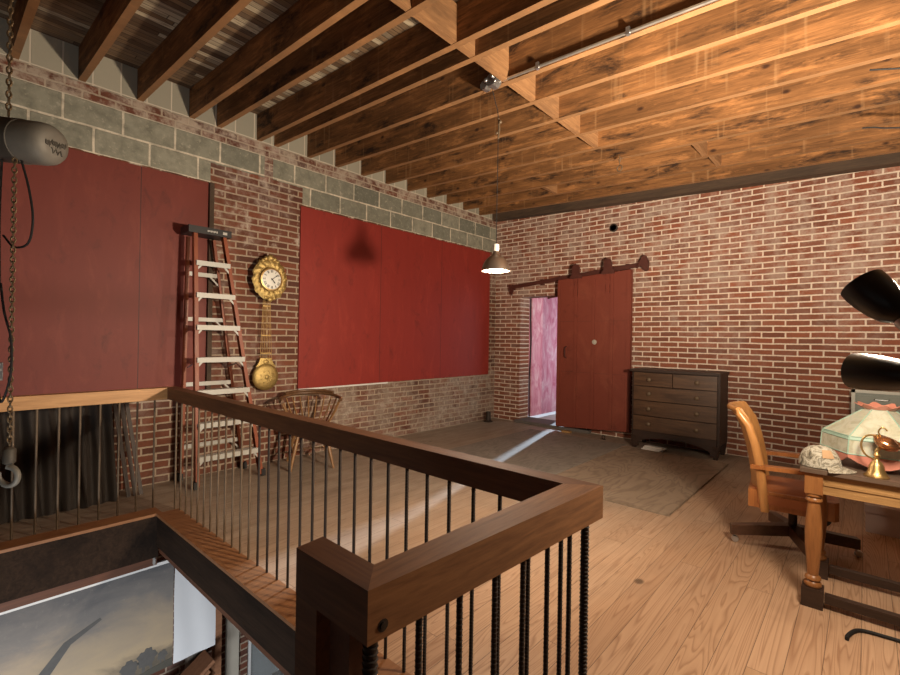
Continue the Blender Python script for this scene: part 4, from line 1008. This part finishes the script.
# ------------------------------------------------------------------ the storey below, seen through the stairwell
PT = thing('landscape_painting', (-4.24, .2, -1.28), 'large faded landscape painting hanging below the floor edge', 'painting')
m = MB(); m.box((-4.262, -1.6, -1.285), (-4.242, 1.365, -.428)); m.build('canvas', 'landscape', PT)
m = MB(); m.box((-4.264, -1.6, -.4275), (-4.238, 1.365, -.402)); m.build('top_border', 'canvas_border', PT, label='white strip along the top of the painting')
def blob(m, y, z, ry, rz, n=26, jag=.18, x0=-4.2419, x1=-4.2395):
    rnd = random.Random(int(y*1000)+int(z*977)); m.prism([(y+ry*math.cos(2*PI*k/n)*(1+jag*rnd.uniform(-1, 1)), z+rz*math.sin(2*PI*k/n)*(1+jag*rnd.uniform(-1, 1))) for k in range(n)], 'x', x0, x1)
def paintat(px, py):                               # helper on the canvas plane
    return None
m = MB()
m.prism([(.42, -1.15), (.50, -1.15), (.56, -1.00), (.70, -.80), (.88, -.70), (.87, -.68), (.66, -.77), (.48, -.98)], 'x', -4.2419, -4.2405)
m.build('painted_trunk', 'paint_dark', PT)
m = MB(); m.prism([(.22, -1.15), (.30, -1.15), (.40, -.95), (.37, -.92)], 'x', -4.2419, -4.2405); m.build('painted_trunk', 'paint_dark', PT)
for bi, (y, z, sc_) in enumerate(((1.06, -1.165, 1.0), (1.18, -1.135, 1.15), (1.29, -1.165, .6))):
    m = MB(); rnd = random.Random(bi); pl_ = []
    for k in range(40):
        a = 2*PI*k/40; q_ = 1+.10*math.sin(5*a+bi)+.08*math.sin(11*a+2*bi)
        pl_.append((y+.058*sc_*q_*math.cos(a), z+.062*sc_*q_*math.sin(a)))
    m.prism(pl_, 'x', -4.2419, -4.2405); tr = m.build('painted_bush', 'paint_dark', PT)
    m = MB(); m.prism([(y-.03*sc_, z-.10*sc_), (y-.012*sc_, z-.10*sc_), (y-.008*sc_, z), (y-.03*sc_, z)], 'x', -4.2418, -4.2404); m.build('painted_stem', 'paint_dark', tr)
    m = MB(); m.prism([(y+.02*sc_, z-.10*sc_), (y+.034*sc_, z-.10*sc_), (y+.03*sc_, z), (y+.01*sc_, z)], 'x', -4.2418, -4.2404); m.build('painted_stem', 'paint_dark', tr)
m = MB(); m.prism([(.3, -1.284), (1.364, -1.284), (1.364, -1.22), (1.2, -1.235), (1.0, -1.262), (.7, -1.275)], 'x', -4.2419, -4.2402); m.build('painted_hill', 'paint_hill', PT)
m = MB(); m.box((-4.225, OY1-.03, -.385), (-4.205, OY1-.01, -.29)); m.tube([(-4.21, OY1-.02, -.30), (-4.195, OY1-.02, -.345), (-4.215, OY1-.02, -.40)], .006, 6); tag(m.build('hanging_bracket', 'gray_plastic', None, .002), 'small grey bracket at the corner above the painting', 'bracket')
m = MB(); rows = []
for i in range(9):
    z = -1.283+.90*i/8; rows.append([(-4.248+.004*math.sin(k*.9+i*.3), 1.372+.332*k/10+.002*math.sin(i), z) for k in range(11)])
m.grid(rows, .003); tag(m.build('white_cloth', 'white_sheet', None, 0, True), 'plain white cloth hanging beside the landscape painting', 'cloth')
m = MB(); m.box((-4.95, 1.955, ZL), (-4.87, 2.02, -.35)); tag(m.build('timber_post', 'plank', None, .004), 'thin brown timber post below the white cloth', 'post')
for i, (ya, za, yb, zb) in enumerate(((1.28, -2.02, 1.84, -1.66), (1.22, -2.109, 1.80, -1.736), (1.18, -2.185, 1.80, -1.786), (1.2, -2.222, 1.86, -1.798))):
    m = MB(); m.bar((-4.70, ya, za), (-4.70, yb, zb), .22, .035)
    tag(m.build('wood_plank', 'plank', None, .003), 'reddish wood plank in the stack under the painting', 'plank', 'planks under the painting')
m = MB(); m.tube([(-4.98, 1.80, ZL+.002), (-4.97, 1.80, -2.6), (-4.98, 1.81, -2.2), (-4.96, 1.80, -1.90), (-4.97, 1.83, -1.60), (-4.96, 1.85, -1.2)], [.11, .10, .115, .09, .105, .085], 12); tag(m.build('rough_log', 'old_log', None, 0, True), 'rough grey log standing behind the plank stack', 'log')
WN = MB(); WN.box((WL-.12, 2.40, -2.75), (WL-.02, 2.45, -.9)); WN.box((WL-.12, 3.45, -2.75), (WL-.02, 3.5, -.9)); WN.box((WL-.12, 2.45, -2.75), (WL-.02, 3.45, -2.68)); WN.box((WL-.12, 2.45, -.97), (WL-.02, 3.45, -.9)); WN.box((WL-.10, 2.93, -2.68), (WL-.04, 2.97, -.97))
wn = struct(WN.build('window_1', 'white_paint', bevel=.004), 'white window in the brick wall below', 'window')
m = MB(); m.box((WL-.075, 2.452, -2.678), (WL-.069, 2.928, -.972)); m.box((WL-.075, 2.972, -2.678), (WL-.069, 3.448, -.972)); p = m.build('pane', 'pane', wn)
m = MB(); m.box((WL+.001, 2.155, ZL), (WL+.04, 2.285, -.5)); tag(m.build('door_casing', 'frame_cream', None, .004), 'cream painted upright board on the lower brick wall', 'board')

# ------------------------------------------------------------------ light
def pt(name, loc, power, col, r):
    l = bpy.data.lights.new(name, 'POINT'); l.energy = power; l.color = col; l.shadow_soft_size = r
    o = bpy.data.objects.new(name, l); COL.objects.link(o); o.location = loc; return o
def area(name, loc, rot, sx, sy, power, col):
    l = bpy.data.lights.new(name, 'AREA'); l.shape = 'RECTANGLE'; l.size = sx; l.size_y = sy; l.energy = power; l.color = col
    o = bpy.data.objects.new(name, l); COL.objects.link(o); o.location = loc; o.rotation_euler = rot; return o
def spot(name, loc, to, power, col, ang, blend, r):
    l = bpy.data.lights.new(name, 'SPOT'); l.energy = power; l.color = col; l.spot_size = ang; l.spot_blend = blend; l.shadow_soft_size = r
    o = bpy.data.objects.new(name, l); COL.objects.link(o); o.location = loc; o.rotation_euler = (V(to)-V(loc)).to_track_quat('-Z', 'Y').to_euler(); return o
WARM = (1.0, .82, .62)
pt('lamp_light', (.12, 2.45, 1.60), 105, WARM, .13)
spot('lamp_uplight', (.12, 2.45, 1.60), (-.4, 5.0, 3.9), 1050, WARM, math.radians(124), 1.0, .09)
spot('lamp_spot', (.12, 2.45, 1.60), (-4.5, 3.6, 2.3), 620, WARM, math.radians(140), 1.0, .10)
pt('pendant_light', (PX, PY, 2.0), 75, (1, .85, .66), .05)
area('doorway_daylight', (-3.2, 8.6, 1.5), (PI/2, 0, math.radians(80)), 1.6, 2.0, 20, (.86, .90, 1.0))  # unseen area light added to carry daylight onto the jamb and outer door
# unseen area light added for daylight below; front wall openings left for ambient light
area('stairwell_daylight', (-1.6, -.6, -2.1), (math.radians(84), 0, math.radians(68)), 1.4, .8, 120, (.93, .96, 1.0))
sun = bpy.data.lights.new('sun', 'SUN'); sun.energy = 6; sun.angle = .02; sun.color = (.68, .83, 1.0)
so = bpy.data.objects.new('sun', sun); COL.objects.link(so)
so.rotation_euler = V((.25, -1.0, -.36)).to_track_quat('-Z', 'Y').to_euler()
w = bpy.data.worlds.new('World'); SC.world = w; w.use_nodes = True
w.node_tree.nodes['Background'].inputs[0].default_value = (.95, .93, .90, 1); w.node_tree.nodes['Background'].inputs[1].default_value = .12

# ------------------------------------------------------------------ camera
yaw, pit, rol = (math.radians(a) for a in (41.824, .112, .944))
Fv = V((-math.sin(yaw)*math.cos(pit), math.cos(yaw)*math.cos(pit), math.sin(pit)))
R0 = V((math.cos(yaw), math.sin(yaw), 0)); U0 = R0.cross(Fv)
Rv = R0*math.cos(rol)+U0*math.sin(rol); Uv = U0*math.cos(rol)-R0*math.sin(rol)
cam = bpy.data.cameras.new('camera'); cam.sensor_width = 36; cam.lens = 36*464.5/900; cam.clip_start = .02
co = bpy.data.objects.new('camera', cam); COL.objects.link(co)
mt = Matrix((Rv, Uv, -Fv)).transposed().to_4x4(); mt.translation = V((0, 0, 1.45)); co.matrix_world = mt
SC.camera = co
SC.view_settings.view_transform = 'Standard'; SC.view_settings.look = 'None'; SC.view_settings.gamma = 1
SC.view_settings.exposure = 0.0; SC.view_settings.use_curve_mapping = False
